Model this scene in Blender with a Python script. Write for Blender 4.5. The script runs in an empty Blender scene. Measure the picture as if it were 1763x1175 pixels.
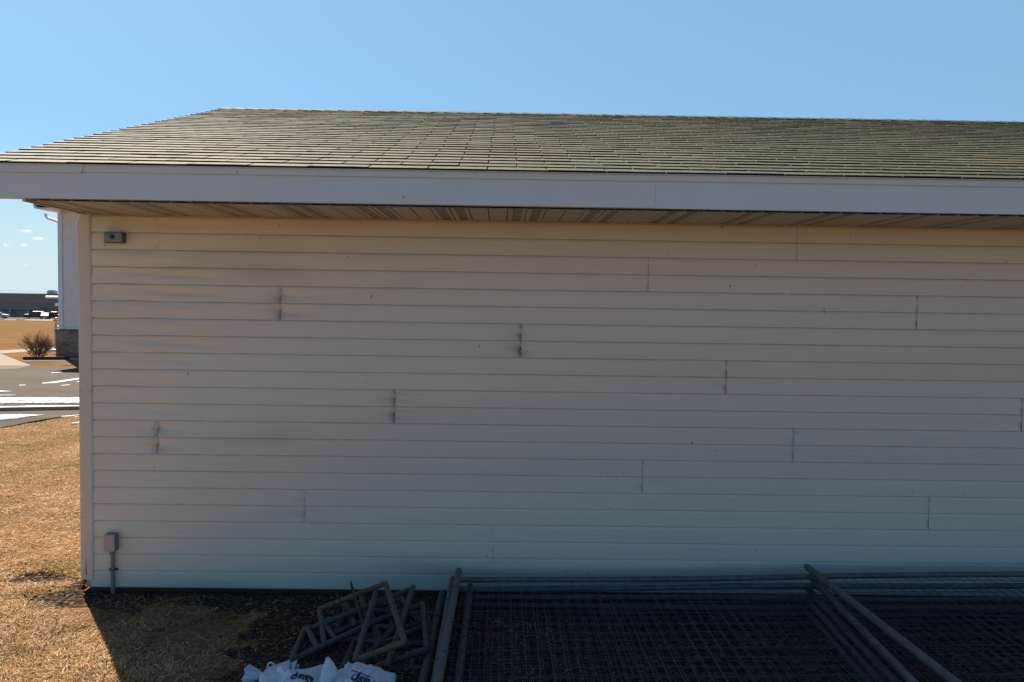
import bpy, bmesh, math, random
import numpy as np
from mathutils import Vector, Matrix, noise
from mathutils.bvhtree import BVHTree
R = math.radians
random.seed(7); np.random.seed(7)
scene = bpy.context.scene
col = scene.collection

# ------------------------------------------------------------------ camera, sky, sun, exposure
CAMZ = 1.757; FPX = 1408.0; PITCH = 0.0445; YAW = -0.0120; ROLL = 0.0148
cam_d = bpy.data.cameras.new('camera'); cam = bpy.data.objects.new('camera', cam_d); col.objects.link(cam)
cam_d.sensor_width = 36.0; cam_d.lens = FPX / 1763.0 * 36.0; cam_d.clip_start = 0.05; cam_d.clip_end = 9000
CR = Matrix.Rotation(YAW, 3, 'Z') @ Matrix.Rotation(math.pi/2 - PITCH, 3, 'X') @ Matrix.Rotation(ROLL, 3, 'Z')
cam.matrix_world = Matrix.Translation((0, 0, CAMZ)) @ CR.to_4x4()
scene.camera = cam

SUN_EL = R(38); SUN_AZ = R(-33.0)            # azimuth from +Y, negative towards -X
SUNV = Vector((math.sin(SUN_AZ)*math.cos(SUN_EL), math.cos(SUN_AZ)*math.cos(SUN_EL), math.sin(SUN_EL)))
world = bpy.data.worlds.new('World'); scene.world = world; world.use_nodes = True
wn = world.node_tree.nodes; wl = world.node_tree.links
bg = wn['Background']
sky = wn.new('ShaderNodeTexSky'); sky.sky_type = 'NISHITA'; sky.sun_disc = False
sky.sun_elevation = SUN_EL; sky.sun_rotation = SUN_AZ; sky.altitude = 200; sky.air_density = 1.0; sky.dust_density = 0.6; sky.ozone_density = 1.6
tint = wn.new('ShaderNodeMix'); tint.data_type = 'RGBA'; tint.blend_type = 'MULTIPLY'; tint.inputs[0].default_value = 1.0
tint.inputs[7].default_value = (.44, .78, .98, 1); wl.new(sky.outputs[0], tint.inputs[6])
even = wn.new('ShaderNodeMix'); even.data_type = 'RGBA'; even.inputs[0].default_value = .45; even.inputs[7].default_value = (2.95, 4.95, 7.2, 1)
wl.new(tint.outputs[2], even.inputs[6])
wtc = wn.new('ShaderNodeTexCoord'); wsep = wn.new('ShaderNodeSeparateXYZ'); wl.new(wtc.outputs['Generated'], wsep.inputs[0])
side = wn.new('ShaderNodeMapRange'); side.interpolation_type = 'SMOOTHSTEP'; side.inputs['From Min'].default_value = -.4; side.inputs['From Max'].default_value = .7   # paler towards the sun's half
side.inputs['To Min'].default_value = 0; side.inputs['To Max'].default_value = .6; wl.new(wsep.outputs['Y'], side.inputs[0]); wl.new(side.outputs[0], even.inputs[0])
hz = wn.new('ShaderNodeMapRange'); hz.interpolation_type = 'SMOOTHSTEP'; hz.inputs['From Min'].default_value = .0; hz.inputs['From Max'].default_value = .19
hz.inputs['To Min'].default_value = .95; hz.inputs['To Max'].default_value = 0; wl.new(wsep.outputs['Z'], hz.inputs[0])
pale = wn.new('ShaderNodeMix'); pale.data_type = 'RGBA'; pale.inputs[7].default_value = (5.7, 7.0, 7.4, 1)
wl.new(hz.outputs[0], pale.inputs[0]); wl.new(even.outputs[2], pale.inputs[6])
# a few small fair-weather clouds low over the store
def wmath(op, a, b=None):
    n = wn.new('ShaderNodeMath'); n.operation = op
    for i, q in enumerate((a, b)):
        if q is None: continue
        if isinstance(q, (int, float)): n.inputs[i].default_value = q
        else: wl.new(q, n.inputs[i])
    return n.outputs[0]
waz = wmath('ARCTAN2', wsep.outputs['X'], wsep.outputs['Y'])
wnz = wn.new('ShaderNodeTexNoise'); wnz.inputs['Scale'].default_value = 60; wnz.inputs['Detail'].default_value = 5; wl.new(wtc.outputs['Generated'], wnz.inputs['Vector'])
CLOUDS = []
cmask = None
def cloud_at(x, y, w, h, k):
    global cmask
    d = Vector(CR @ Vector(((x-881.5)/FPX, -(y-587.5)/FPX, -1.0))).normalized()
    u = wmath('DIVIDE', wmath('SUBTRACT', waz, math.atan2(d.x, d.y)), w/FPX*.7); v = wmath('DIVIDE', wmath('SUBTRACT', wsep.outputs['Z'], d.z), h/FPX*.9)
    r2 = wmath('ADD', wmath('MULTIPLY', u, u), wmath('MULTIPLY', v, v))
    q = wmath('ADD', wmath('SUBTRACT', 1.0, r2), wmath('MULTIPLY', wmath('SUBTRACT', wnz.outputs['Fac'], .5), 4.0))
    q = wmath('MULTIPLY', wmath('MINIMUM', wmath('MAXIMUM', q, 0.0), 1.0), k)
    cmask = q if cmask is None else wmath('MAXIMUM', cmask, q)
for c in ((42,398,13,3.2,.8), (12,422,15,4,1), (38,422,14,4,1), (67,411,11,3,.75), (44,457,8,3,.35), (-60,405,25,6,.9)): cloud_at(*c)
wcl = wn.new('ShaderNodeMix'); wcl.data_type = 'RGBA'; wcl.inputs[7].default_value = (9.2, 9.2, 9.0, 1)
wl.new(cmask, wcl.inputs[0]); wl.new(pale.outputs[2], wcl.inputs[6])
wl.new(wcl.outputs[2], bg.inputs[0]); bg.inputs[1].default_value = 0.05
sd = bpy.data.lights.new('sun', 'SUN'); sd.energy = 5.0; sd.angle = R(0.53); sd.color = (1.0, 0.90, 0.76)
sun = bpy.data.objects.new('sun', sd); col.objects.link(sun)
sun.rotation_euler = (-SUNV).to_track_quat('-Z', 'Y').to_euler(); sun.location = SUNV * 60
scene.view_settings.view_transform = 'Standard'; scene.view_settings.look = 'None'
scene.view_settings.exposure = 1.25; scene.view_settings.gamma = 1.0

# ------------------------------------------------------------------ measuring helpers (photo pixel -> real plane)
def ray(x, y): return CR @ Vector(((x - 881.5)/FPX, -(y - 587.5)/FPX, -1.0))
def onY(x, y, Y):
    d = ray(x, y); t = Y / d.y; return Vector((d.x*t, Y, CAMZ + d.z*t))
def onZ(x, y, z=0.0):
    d = ray(x, y); t = (z - CAMZ) / d.z; return Vector((d.x*t, d.y*t, z))

# ------------------------------------------------------------------ mesh helpers
class MB:
    def __init__(s): s.v = []; s.f = []; s.m = []
    def add(s, verts, faces, mi=0):
        b = len(s.v); s.v += [tuple(p) for p in verts]
        for f in faces: s.f.append(tuple(b+i for i in f)); s.m.append(mi)
    def quad(s, a, b, c, d, mi=0): s.add([a, b, c, d], [(0, 1, 2, 3)], mi)
    def box(s, x0, x1, y0, y1, z0, z1, mi=0):
        s.add([(x0,y0,z0),(x1,y0,z0),(x1,y1,z0),(x0,y1,z0),(x0,y0,z1),(x1,y0,z1),(x1,y1,z1),(x0,y1,z1)],
              [(0,3,2,1),(4,5,6,7),(0,1,5,4),(1,2,6,5),(2,3,7,6),(3,0,4,7)], mi)
    def prism(s, pts, a, b, mi=0):        # pts list of 3D, extruded by vector a->b offsets
        n = len(pts); a = Vector(a); b = Vector(b)
        vs = [Vector(p)+a for p in pts] + [Vector(p)+b for p in pts]
        s.add(vs, [tuple(range(n-1,-1,-1)), tuple(range(n, 2*n))] + [(i, (i+1)%n, n+(i+1)%n, n+i) for i in range(n)], mi)
    def tube(s, path, r, n=10, caps=True, mi=0, closed=False):
        P = [Vector(p) for p in path]; k = len(P)
        rr = r if isinstance(r, (list, tuple)) else [r]*k
        b = len(s.v); up = None
        for i, p in enumerate(P):
            if closed: t = (P[(i+1)%k]-P[i-1])
            else: t = (P[min(i+1,k-1)]-P[max(i-1,0)])
            t.normalize()
            if up is None:
                up = Vector((0,0,1)) if abs(t.z) < .9 else Vector((1,0,0))
            sd_ = t.cross(up).normalized(); up2 = sd_.cross(t).normalized(); up = up2
            for j in range(n):
                a = 2*math.pi*j/n
                s.v.append(tuple(p + rr[i]*(math.cos(a)*sd_ + math.sin(a)*up2)))
        for i in range(k if closed else k-1):
            for j in range(n):
                i2 = (i+1) % k
                s.f.append((b+i*n+j, b+i*n+(j+1)%n, b+i2*n+(j+1)%n, b+i2*n+j)); s.m.append(mi)
        if caps and not closed:
            s.f.append(tuple(b+j for j in range(n-1,-1,-1))); s.m.append(mi)
            s.f.append(tuple(b+(k-1)*n+j for j in range(n))); s.m.append(mi)
    def grid(s, rows, mi=0):               # rows: list of equal-length point lists
        nr, nc = len(rows), len(rows[0]); b = len(s.v)
        for r_ in rows: s.v += [tuple(p) for p in r_]
        for i in range(nr-1):
            for j in range(nc-1):
                s.f.append((b+i*nc+j, b+i*nc+j+1, b+(i+1)*nc+j+1, b+(i+1)*nc+j)); s.m.append(mi)
    def disc(s, c, nrm, r, h, n=16, mi=0):
        c = Vector(c); nrm = Vector(nrm).normalized(); s.tube([c, c+nrm*h], r, n, True, mi)
    def build(s, name, mats, parent=None, smooth=False, origin=None):
        me = bpy.data.meshes.new(name)
        v = s.v
        if origin is not None:
            o_ = Vector(origin); v = [(p[0]-o_.x, p[1]-o_.y, p[2]-o_.z) for p in v]
        me.from_pydata(v, [], s.f)
        if not isinstance(mats, (list, tuple)): mats = [mats]
        for m in mats: me.materials.append(m)
        if len(mats) > 1: me.polygons.foreach_set('material_index', s.m)
        if smooth: me.polygons.foreach_set('use_smooth', [True]*len(me.polygons))
        me.update()
        o = bpy.data.objects.new(name, me); col.objects.link(o)
        if origin is not None: o.location = origin
        if parent is not None:
            o.parent = parent
            if origin is None: o.matrix_parent_inverse = Matrix.Translation(-parent.location) if parent.type == 'EMPTY' else Matrix()
        return o
def bevel(o, w=0.004, seg=2, ang=40):
    bm = bmesh.new(); bm.from_mesh(o.data); bmesh.ops.remove_doubles(bm, verts=bm.verts, dist=1e-6)
    es = [e for e in bm.edges if e.is_manifold and e.calc_face_angle(0) > R(ang)]
    bmesh.ops.bevel(bm, geom=es, offset=w, segments=seg, affect='EDGES', profile=.5)
    bm.to_mesh(o.data); bm.free(); return o
def thing(name, label, cat, loc=(0,0,0), group=None):
    o = bpy.data.objects.new(name, None); col.objects.link(o); o.location = loc; o.empty_display_size = .2
    o['label'] = label; o['category'] = cat
    if group: o['group'] = group
    return o
def tag(o, label, cat, group=None):
    o['label'] = label; o['category'] = cat
    if group: o['group'] = group
    return o
def struct(o, kind='structure'): o['kind'] = kind; return o

# ------------------------------------------------------------------ materials
def mat(name, c, rough=.6, var=.0, vscale=8.0, c2=None, bump=0.0, bscale=60.0, metal=0.0, spec=.5, coord='Object', stretch=(1,1,1), detail=4, sheen=0, trans=0.0):
    m = bpy.data.materials.new(name); m.use_nodes = True
    nt = m.node_tree; b = nt.nodes['Principled BSDF']
    b.inputs['Roughness'].default_value = rough; b.inputs['Metallic'].default_value = metal
    b.inputs['Specular IOR Level'].default_value = spec
    tc = nt.nodes.new('ShaderNodeTexCoord'); mp = nt.nodes.new('ShaderNodeMapping'); mp.inputs['Scale'].default_value = stretch
    nt.links.new(tc.outputs[coord], mp.inputs[0])
    if var or c2:
        nz = nt.nodes.new('ShaderNodeTexNoise'); nz.inputs['Scale'].default_value = vscale; nz.inputs['Detail'].default_value = detail
        nz.inputs['Roughness'].default_value = .6
        nt.links.new(mp.outputs[0], nz.inputs['Vector'])
        rp = nt.nodes.new('ShaderNodeValToRGB'); e = rp.color_ramp.elements
        ca = [x*(1-var) for x in c]; cb = c2 if c2 else [min(1, x*(1+var)) for x in c]
        e[0].position = .32; e[1].position = .68
        e[0].color = (*ca, 1); e[1].color = (*cb, 1)
        nt.links.new(nz.outputs['Fac'], rp.inputs[0]); nt.links.new(rp.outputs[0], b.inputs['Base Color'])
    else: b.inputs['Base Color'].default_value = (*c, 1)
    if bump:
        n2 = nt.nodes.new('ShaderNodeTexNoise'); n2.inputs['Scale'].default_value = bscale; n2.inputs['Detail'].default_value = 6
        nt.links.new(mp.outputs[0], n2.inputs['Vector'])
        bp = nt.nodes.new('ShaderNodeBump'); bp.inputs['Strength'].default_value = bump; bp.inputs['Distance'].default_value = .01
        nt.links.new(n2.outputs['Fac'], bp.inputs['Height']); nt.links.new(bp.outputs[0], b.inputs['Normal'])
    return m
def dirt(m, c, scale, lo, hi, stretch=(1,1,1)):      # irregular stains laid over a finished material
    nt = m.node_tree; b = nt.nodes['Principled BSDF']
    tc = nt.nodes.new('ShaderNodeTexCoord'); mp = nt.nodes.new('ShaderNodeMapping'); mp.inputs['Scale'].default_value = stretch
    nz = nt.nodes.new('ShaderNodeTexNoise'); nz.inputs['Scale'].default_value = scale; nz.inputs['Detail'].default_value = 5
    rp = nt.nodes.new('ShaderNodeMapRange'); rp.inputs['From Min'].default_value = lo; rp.inputs['From Max'].default_value = hi
    mx = nt.nodes.new('ShaderNodeMix'); mx.data_type = 'RGBA'; mx.inputs[7].default_value = (*c, 1)
    nt.links.new(tc.outputs['Object'], mp.inputs[0]); nt.links.new(mp.outputs[0], nz.inputs['Vector'])
    nt.links.new(nz.outputs['Fac'], rp.inputs[0]); nt.links.new(rp.outputs[0], mx.inputs[0])
    s = b.inputs['Base Color']
    if s.links: nt.links.new(s.links[0].from_socket, mx.inputs[6])
    else: mx.inputs[6].default_value = s.default_value[:]
    nt.links.new(mx.outputs[2], s); return m

M = {}
M['siding'] = mat('vinyl_siding', (.67,.615,.50), .45, .05, 1.3, None, .22, 70, stretch=(.12,1,1.6))
dirt(M['siding'], (.42,.345,.26), 2.0, .62, 1.0, (.3,1,1.6)); dirt(M['siding'], (.12,.10,.08), 22, .715, .77, (1.6,1,.8))
M['trim'] = mat('vinyl_trim', (.62,.56,.48), .42, .05, 3, None, .05, 80)
dirt(M['trim'], (.28,.2,.14), 7, .63, .85)
M['fascia'] = mat('aluminium_fascia', (.575,.64,.665), .38, .03, 2.0, None, .03, 50)
dirt(M['fascia'], (.18,.17,.17), 20, .745, .78)
M['soffit'] = mat('soffit_panel', (.46,.43,.38), .5, .05, 3)
M['vent'] = mat('soffit_vent', (.25,.24,.20), .6, .1, 30)
M['block'] = mat('foundation_block', (.09,.072,.062), .95, .25, 6, None, .5, 40)
M['dark'] = mat('dark_gap', (.02,.02,.02), .9)

def shingle_mat():
    m = mat('asphalt_shingle', (.2,.2,.2), .88, spec=.35)
    nt = m.node_tree; b = nt.nodes['Principled BSDF']
    tc = nt.nodes.new('ShaderNodeTexCoord'); g = nt.nodes.new('ShaderNodeNewGeometry')
    nz = nt.nodes.new('ShaderNodeTexNoise'); nz.inputs['Scale'].default_value = 170; nz.inputs['Detail'].default_value = 3
    nt.links.new(tc.outputs['Object'], nz.inputs['Vector'])
    rp = nt.nodes.new('ShaderNodeValToRGB'); e = rp.color_ramp.elements
    e[0].position = .3; e[0].color = (.029,.034,.015,1); e[1].position = .72; e[1].color = (.118,.098,.055,1)
    x = e.new(.5); x.color = (.062,.063,.029,1)
    nt.links.new(nz.outputs['Fac'], rp.inputs[0])
    mr = nt.nodes.new('ShaderNodeMapRange'); mr.inputs['To Min'].default_value = .78; mr.inputs['To Max'].default_value = 1.1
    nt.links.new(g.outputs['Random Per Island'], mr.inputs[0])
    n3 = nt.nodes.new('ShaderNodeTexNoise'); n3.inputs['Scale'].default_value = 1.1; nt.links.new(tc.outputs['Object'], n3.inputs['Vector'])
    m3 = nt.nodes.new('ShaderNodeMapRange'); m3.inputs['From Min'].default_value=.3; m3.inputs['From Max'].default_value=.7; m3.inputs['To Min'].default_value=.85; m3.inputs['To Max'].default_value=1.15
    nt.links.new(n3.outputs['Fac'], m3.inputs[0])
    ml = nt.nodes.new('ShaderNodeMath'); ml.operation = 'MULTIPLY'; nt.links.new(mr.outputs[0], ml.inputs[0]); nt.links.new(m3.outputs[0], ml.inputs[1])
    gn = nt.nodes.new('ShaderNodeTexNoise'); gn.inputs['Scale'].default_value = 26; gn.inputs['Detail'].default_value = 4; gn.inputs['Roughness'].default_value = .7; gmp = nt.nodes.new('ShaderNodeMapping'); gmp.inputs['Scale'].default_value = (1, .28, .28); nt.links.new(tc.outputs['Object'], gmp.inputs[0]); nt.links.new(gmp.outputs[0], gn.inputs['Vector'])
    gr = nt.nodes.new('ShaderNodeValToRGB'); q = gr.color_ramp.elements; q[0].position = .36; q[0].color = (.50,.68,.50,1); q[1].position = .64; q[1].color = (1.95,1.38,1.05,1)
    z_ = q.new(.5); z_.color = (.92,.98,.84,1); nt.links.new(gn.outputs['Fac'], gr.inputs[0])
    gm = nt.nodes.new('ShaderNodeMix'); gm.data_type = 'RGBA'; gm.blend_type = 'MULTIPLY'; gm.inputs[0].default_value = 1; nt.links.new(rp.outputs[0], gm.inputs[6]); nt.links.new(gr.outputs[0], gm.inputs[7])
    hr_ = nt.nodes.new('ShaderNodeValToRGB'); q = hr_.color_ramp.elements; q[0].position = 0; q[0].color = (.80,.98,.80,1); q[1].position = 1; q[1].color = (1.22,.98,.86,1)
    z_ = q.new(.55); z_.color = (.98,1,.95,1); rm = nt.nodes.new('ShaderNodeMath'); rm.operation = 'FRACT'; rm2 = nt.nodes.new('ShaderNodeMath'); rm2.operation = 'MULTIPLY'; rm2.inputs[1].default_value = 7.31
    nt.links.new(g.outputs['Random Per Island'], rm2.inputs[0]); nt.links.new(rm2.outputs[0], rm.inputs[0]); nt.links.new(rm.outputs[0], hr_.inputs[0])
    gm2 = nt.nodes.new('ShaderNodeMix'); gm2.data_type = 'RGBA'; gm2.blend_type = 'MULTIPLY'; gm2.inputs[0].default_value = 1; nt.links.new(gm.outputs[2], gm2.inputs[6]); nt.links.new(hr_.outputs[0], gm2.inputs[7]); gm = gm2
    mx = nt.nodes.new('ShaderNodeVectorMath'); mx.operation = 'SCALE'
    nt.links.new(gm.outputs[2], mx.inputs[0]); nt.links.new(ml.outputs[0], mx.inputs['Scale']); nt.links.new(mx.outputs[0], b.inputs['Base Color'])
    bp = nt.nodes.new('ShaderNodeBump'); bp.inputs['Strength'].default_value = .45; bp.inputs['Distance'].default_value = .002
    nt.links.new(nz.outputs['Fac'], bp.inputs['Height']); nt.links.new(bp.outputs[0], b.inputs['Normal'])
    return m
M['shingle'] = shingle_mat(); M['shingle_edge'] = mat('shingle_cut_edge', (.022,.021,.016), .95, .3, 60)
M['galv'] = mat('galvanised_steel', (.125,.125,.12), .55, .25, 25, None, .1, 120, metal=.25)
dirt(M['galv'], (.16,.10,.06), 14, .62, .8)
M['galv_dull'] = mat('weathered_pipe', (.085,.078,.068), .6, .3, 30, None, .1, 120, metal=.15)
M['yellow'] = mat('yellow_paint', (.16,.095,.025), .6, .35, 35, None, .1, 100)
dirt(M['yellow'], (.12,.12,.12), 18, .52, .66)
M['rust'] = mat('rusty_steel', (.10,.045,.02), .9, .4, 40, None, .4, 90)
M['wire'] = mat('mesh_wire', (.075,.075,.075), .55, .2, 30, metal=.25)
M['boxgrey'] = mat('grey_metal_box', (.10,.105,.11), .45, .1, 40, metal=.3)
M['cover'] = mat('cover_plate', (.42,.36,.31), .45, .08, 60)
M['pvc'] = mat('grey_conduit', (.17,.19,.205), .5, .1, 30)
M['black'] = mat('black_plastic', (.015,.015,.015), .35)
M['stickerw'] = mat('faceplate', (.24,.235,.24), .45, .08, 80)
M['stickerb'] = mat('faded_blue_print', (.10,.24,.34), .5, .15, 60)
M['bag'] = mat('white_poly_bag', (.62,.64,.68), .55, .05, 30, None, .25, 220)
M['ink'] = mat('black_ink', (.02,.02,.022), .6)
M['concrete'] = mat('concrete', (.27,.21,.155), .9, .10, 3, None, .2, 30)
M['apron'] = mat('old_concrete', (.14,.11,.09), .9, .12, 3, None, .2, 30)
M['asphalt'] = mat('asphalt', (.068,.052,.042), .92, .18, .7, None, .4, 60, stretch=(.5,1,1))
dirt(M['asphalt'], (.095,.075,.062), .8, .5, .75, (.35,1,1))
for k_ in ('asphalt', 'concrete', 'apron'): M[k_].node_tree.nodes['Principled BSDF'].inputs['Specular IOR Level'].default_value = .08
M['snow'] = mat('snow', (.60,.565,.53), .7, .06, 9, None, .6, 25)
dirt(M['snow'], (.12,.10,.085), 3.2, .52, .68, (.35,1,1))
M['paint'] = mat('road_paint', (.55,.52,.49), .8, .1, 8)
M['mulch'] = mat('mulch', (.045,.033,.026), .95, .5, 15, None, .8, 25)
M['gravel'] = mat('pale_gravel', (.30,.27,.25), .95, .5, 30, None, .8, 40)
M['greysiding'] = mat('grey_siding', (.80,.71,.64), .55, .04, 2)
M['whitetrim'] = mat('white_metal_trim', (.70,.70,.72), .45, .04, 3)
M['warehouse'] = mat('brown_metal_cladding', (.32,.225,.19), .7, .10, .2)
M['warehouse2'] = mat('dark_shopfront', (.30,.22,.19), .6, .2, .3)
M['canopy'] = mat('canopy_metal', (.30,.30,.33), .5, .1, .3)
M['twig'] = mat('bare_twig', (.20,.10,.06), .85, .3, 30)
M['tyre'] = mat('tyre', (.02,.02,.02), .85); M['glass'] = mat('car_glass', (.02,.025,.03), .08, spec=.8)
M['rim'] = mat('wheel_rim', (.4,.4,.42), .35, metal=.8)
M['cloud'] = None
def brick_mat():
    m = mat('brick', (.2,.1,.08), .9); nt = m.node_tree; b = nt.nodes['Principled BSDF']
    tc = nt.nodes.new('ShaderNodeTexCoord'); mp = nt.nodes.new('ShaderNodeMapping'); mp.inputs['Rotation'].default_value = (R(90),0,0)
    br = nt.nodes.new('ShaderNodeTexBrick'); br.inputs['Scale'].default_value = 1.0
    br.inputs['Color1'].default_value = (.20,.125,.105,1); br.inputs['Color2'].default_value = (.30,.22,.19,1); br.inputs['Mortar'].default_value = (.33,.31,.29,1)
    br.inputs['Brick Width'].default_value = .2; br.inputs['Row Height'].default_value = .075; br.inputs['Mortar Size'].default_value = .008
    nt.links.new(tc.outputs['Object'], mp.inputs[0]); nt.links.new(mp.outputs[0], br.inputs['Vector'])
    nz = nt.nodes.new('ShaderNodeTexNoise'); nz.inputs['Scale'].default_value = 3; nt.links.new(tc.outputs['Object'], nz.inputs['Vector'])
    mx = nt.nodes.new('ShaderNodeMix'); mx.data_type = 'RGBA'; mx.blend_type = 'OVERLAY'; mx.inputs[0].default_value = .6
    nt.links.new(br.outputs['Color'], mx.inputs[6]); nt.links.new(nz.outputs['Fac'], mx.inputs[7]); nt.links.new(mx.outputs[2], b.inputs['Base Color'])
    return m
M['brick'] = brick_mat()
def grass_ground():
    m = mat('dry_turf', (.2,.13,.07), .95); nt = m.node_tree; b = nt.nodes['Principled BSDF']
    b.inputs['Specular IOR Level'].default_value = .0
    tc = nt.nodes.new('ShaderNodeTexCoord')
    def nz(s, d=5):
        n = nt.nodes.new('ShaderNodeTexNoise'); n.inputs['Scale'].default_value = s; n.inputs['Detail'].default_value = d
        nt.links.new(tc.outputs['Object'], n.inputs['Vector']); return n
    a = nz(.9); rp = nt.nodes.new('ShaderNodeValToRGB'); e = rp.color_ramp.elements
    e[0].position = .3; e[0].color = (.150,.100,.044,1); e[1].position = .7; e[1].color = (.265,.163,.085,1)
    x = e.new(.5); x.color = (.215,.124,.062,1)
    nt.links.new(a.outputs['Fac'], rp.inputs[0])
    c = nz(35, 4); mr = nt.nodes.new('ShaderNodeMapRange'); mr.inputs['From Min'].default_value=.3; mr.inputs['From Max'].default_value=.7
    mr.inputs['To Min'].default_value=.55; mr.inputs['To Max'].default_value=1.3; nt.links.new(c.outputs['Fac'], mr.inputs[0])
    mx = nt.nodes.new('ShaderNodeVectorMath'); mx.operation = 'SCALE'; nt.links.new(rp.outputs[0], mx.inputs[0]); nt.links.new(mr.outputs[0], mx.inputs['Scale'])
    nt.links.new(mx.outputs[0], b.inputs['Base Color'])
    bp = nt.nodes.new('ShaderNodeBump'); bp.inputs['Strength'].default_value=.8; bp.inputs['Distance'].default_value=.03
    nt.links.new(c.outputs['Fac'], bp.inputs['Height']); nt.links.new(bp.outputs[0], b.inputs['Normal'])
    return m
M['turf'] = grass_ground()
def add_soil(m):
    nt = m.node_tree; b = nt.nodes['Principled BSDF']; base = b.inputs['Base Color'].links[0].from_socket
    at = nt.nodes.new('ShaderNodeAttribute'); at.attribute_name = 'soil'; at.attribute_type = 'GEOMETRY'
    tc = nt.nodes.new('ShaderNodeTexCoord')
    n1 = nt.nodes.new('ShaderNodeTexNoise'); n1.inputs['Scale'].default_value = 14; n1.inputs['Detail'].default_value = 6; nt.links.new(tc.outputs['Object'], n1.inputs['Vector'])
    ad = nt.nodes.new('ShaderNodeMath'); ad.operation = 'ADD'; nt.links.new(at.outputs['Fac'], ad.inputs[0])
    sb = nt.nodes.new('ShaderNodeMapRange'); sb.inputs['From Min'].default_value=.3; sb.inputs['From Max'].default_value=.7; sb.inputs['To Min'].default_value=-.32; sb.inputs['To Max'].default_value=.32
    nt.links.new(n1.outputs['Fac'], sb.inputs[0]); nt.links.new(sb.outputs[0], ad.inputs[1])
    mk = nt.nodes.new('ShaderNodeMapRange'); mk.inputs['From Min'].default_value=.4; mk.inputs['From Max'].default_value=.6; nt.links.new(ad.outputs[0], mk.inputs[0])
    n2 = nt.nodes.new('ShaderNodeTexNoise'); n2.inputs['Scale'].default_value = 45; n2.inputs['Detail'].default_value = 6; nt.links.new(tc.outputs['Object'], n2.inputs['Vector'])
    rp = nt.nodes.new('ShaderNodeValToRGB'); e = rp.color_ramp.elements
    e[0].position = .3; e[0].color = (.022,.014,.010,1); e[1].position = .8; e[1].color = (.26,.19,.145,1)
    x = e.new(.52); x.color = (.058,.040,.030,1)
    nt.links.new(n2.outputs['Fac'], rp.inputs[0])
    mx = nt.nodes.new('ShaderNodeMix'); mx.data_type = 'RGBA'; nt.links.new(mk.outputs[0], mx.inputs[0]); nt.links.new(base, mx.inputs[6]); nt.links.new(rp.outputs[0], mx.inputs[7])
    nt.links.new(mx.outputs[2], b.inputs['Base Color'])
M['lawn'] = grass_ground(); add_soil(M['lawn'])
M['soil'] = mat('earth_clod', (.085,.055,.04), .95, .45, 40, None, .8, 60)
def blade_mat():
    m = bpy.data.materials.new('dry_blade'); m.use_nodes = True; nt = m.node_tree; b = nt.nodes['Principled BSDF']
    g = nt.nodes.new('ShaderNodeNewGeometry'); rp = nt.nodes.new('ShaderNodeValToRGB'); e = rp.color_ramp.elements
    e[0].position = 0; e[0].color = (.16,.125,.03,1); e[1].position = 1; e[1].color = (.88,.62,.37,1)
    for p, c in ((.12,(.30,.19,.06)), (.45,(.54,.295,.115)), (.8,(.70,.42,.20))):
        x = e.new(p); x.color = (*c, 1)
    nt.links.new(g.outputs['Random Per Island'], rp.inputs[0])
    tc = nt.nodes.new('ShaderNodeTexCoord'); pn = nt.nodes.new('ShaderNodeTexNoise'); pn.inputs['Scale'].default_value = 2.2; pn.inputs['Detail'].default_value = 3
    nt.links.new(tc.outputs['Object'], pn.inputs['Vector'])
    pr_ = nt.nodes.new('ShaderNodeValToRGB'); q = pr_.color_ramp.elements
    q[0].position = .34; q[0].color = (.50,.60,.36,1); q[1].position = .66; q[1].color = (1.14,1.24,1.38,1); x = q.new(.48); x.color = (1,1,1,1)
    nt.links.new(pn.outputs['Fac'], pr_.inputs[0])
    ml_ = nt.nodes.new('ShaderNodeMix'); ml_.data_type = 'RGBA'; ml_.blend_type = 'MULTIPLY'; ml_.inputs[0].default_value = 1
    nt.links.new(rp.outputs[0], ml_.inputs[6]); nt.links.new(pr_.outputs[0], ml_.inputs[7]); rp = type('o', (), {'outputs': [ml_.outputs[2]]})
    nt.links.new(rp.outputs[0], b.inputs['Base Color'])
    b.inputs['Roughness'].default_value = .6; b.inputs['Specular IOR Level'].default_value = .25
    tr = nt.nodes.new('ShaderNodeBsdfTranslucent'); nt.links.new(rp.outputs[0], tr.inputs[0])
    ms = nt.nodes.new('ShaderNodeMixShader'); ms.inputs[0].default_value = .3
    nt.links.new(b.outputs[0], ms.inputs[1]); nt.links.new(tr.outputs[0], ms.inputs[2])
    nt.links.new(ms.outputs[0], nt.nodes['Material Output'].inputs[0]); return m
M['blade'] = blade_mat()

# ------------------------------------------------------------------ ground
WY = 4.87; FY = 4.23                                  # siding plane, fascia plane
WC = onY(162, 700, WY).x                              # right edge of the corner post
XL = onY(139, 700, WY).x                              # outer wall corner
XR = 10.5
fz = onY(60, 549.5, 200).z                            # level of the car park far away
fp0 = Vector(onZ(0, 737)); fp1 = Vector(onZ(139, 713))
mg = MB(); ys = [-400, -40, 28.5, 60, 120, 190, 320, 4000]; zs = [0, 0, 0, fz*.17, fz*.55, fz, fz, fz]
mg.grid([[(x, y, z) for x in (-4000, -300, -60, 0, 60, 300, 4000)] for y, z in zip(ys, zs)])
struct(mg.build('ground', M['turf']))

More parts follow.
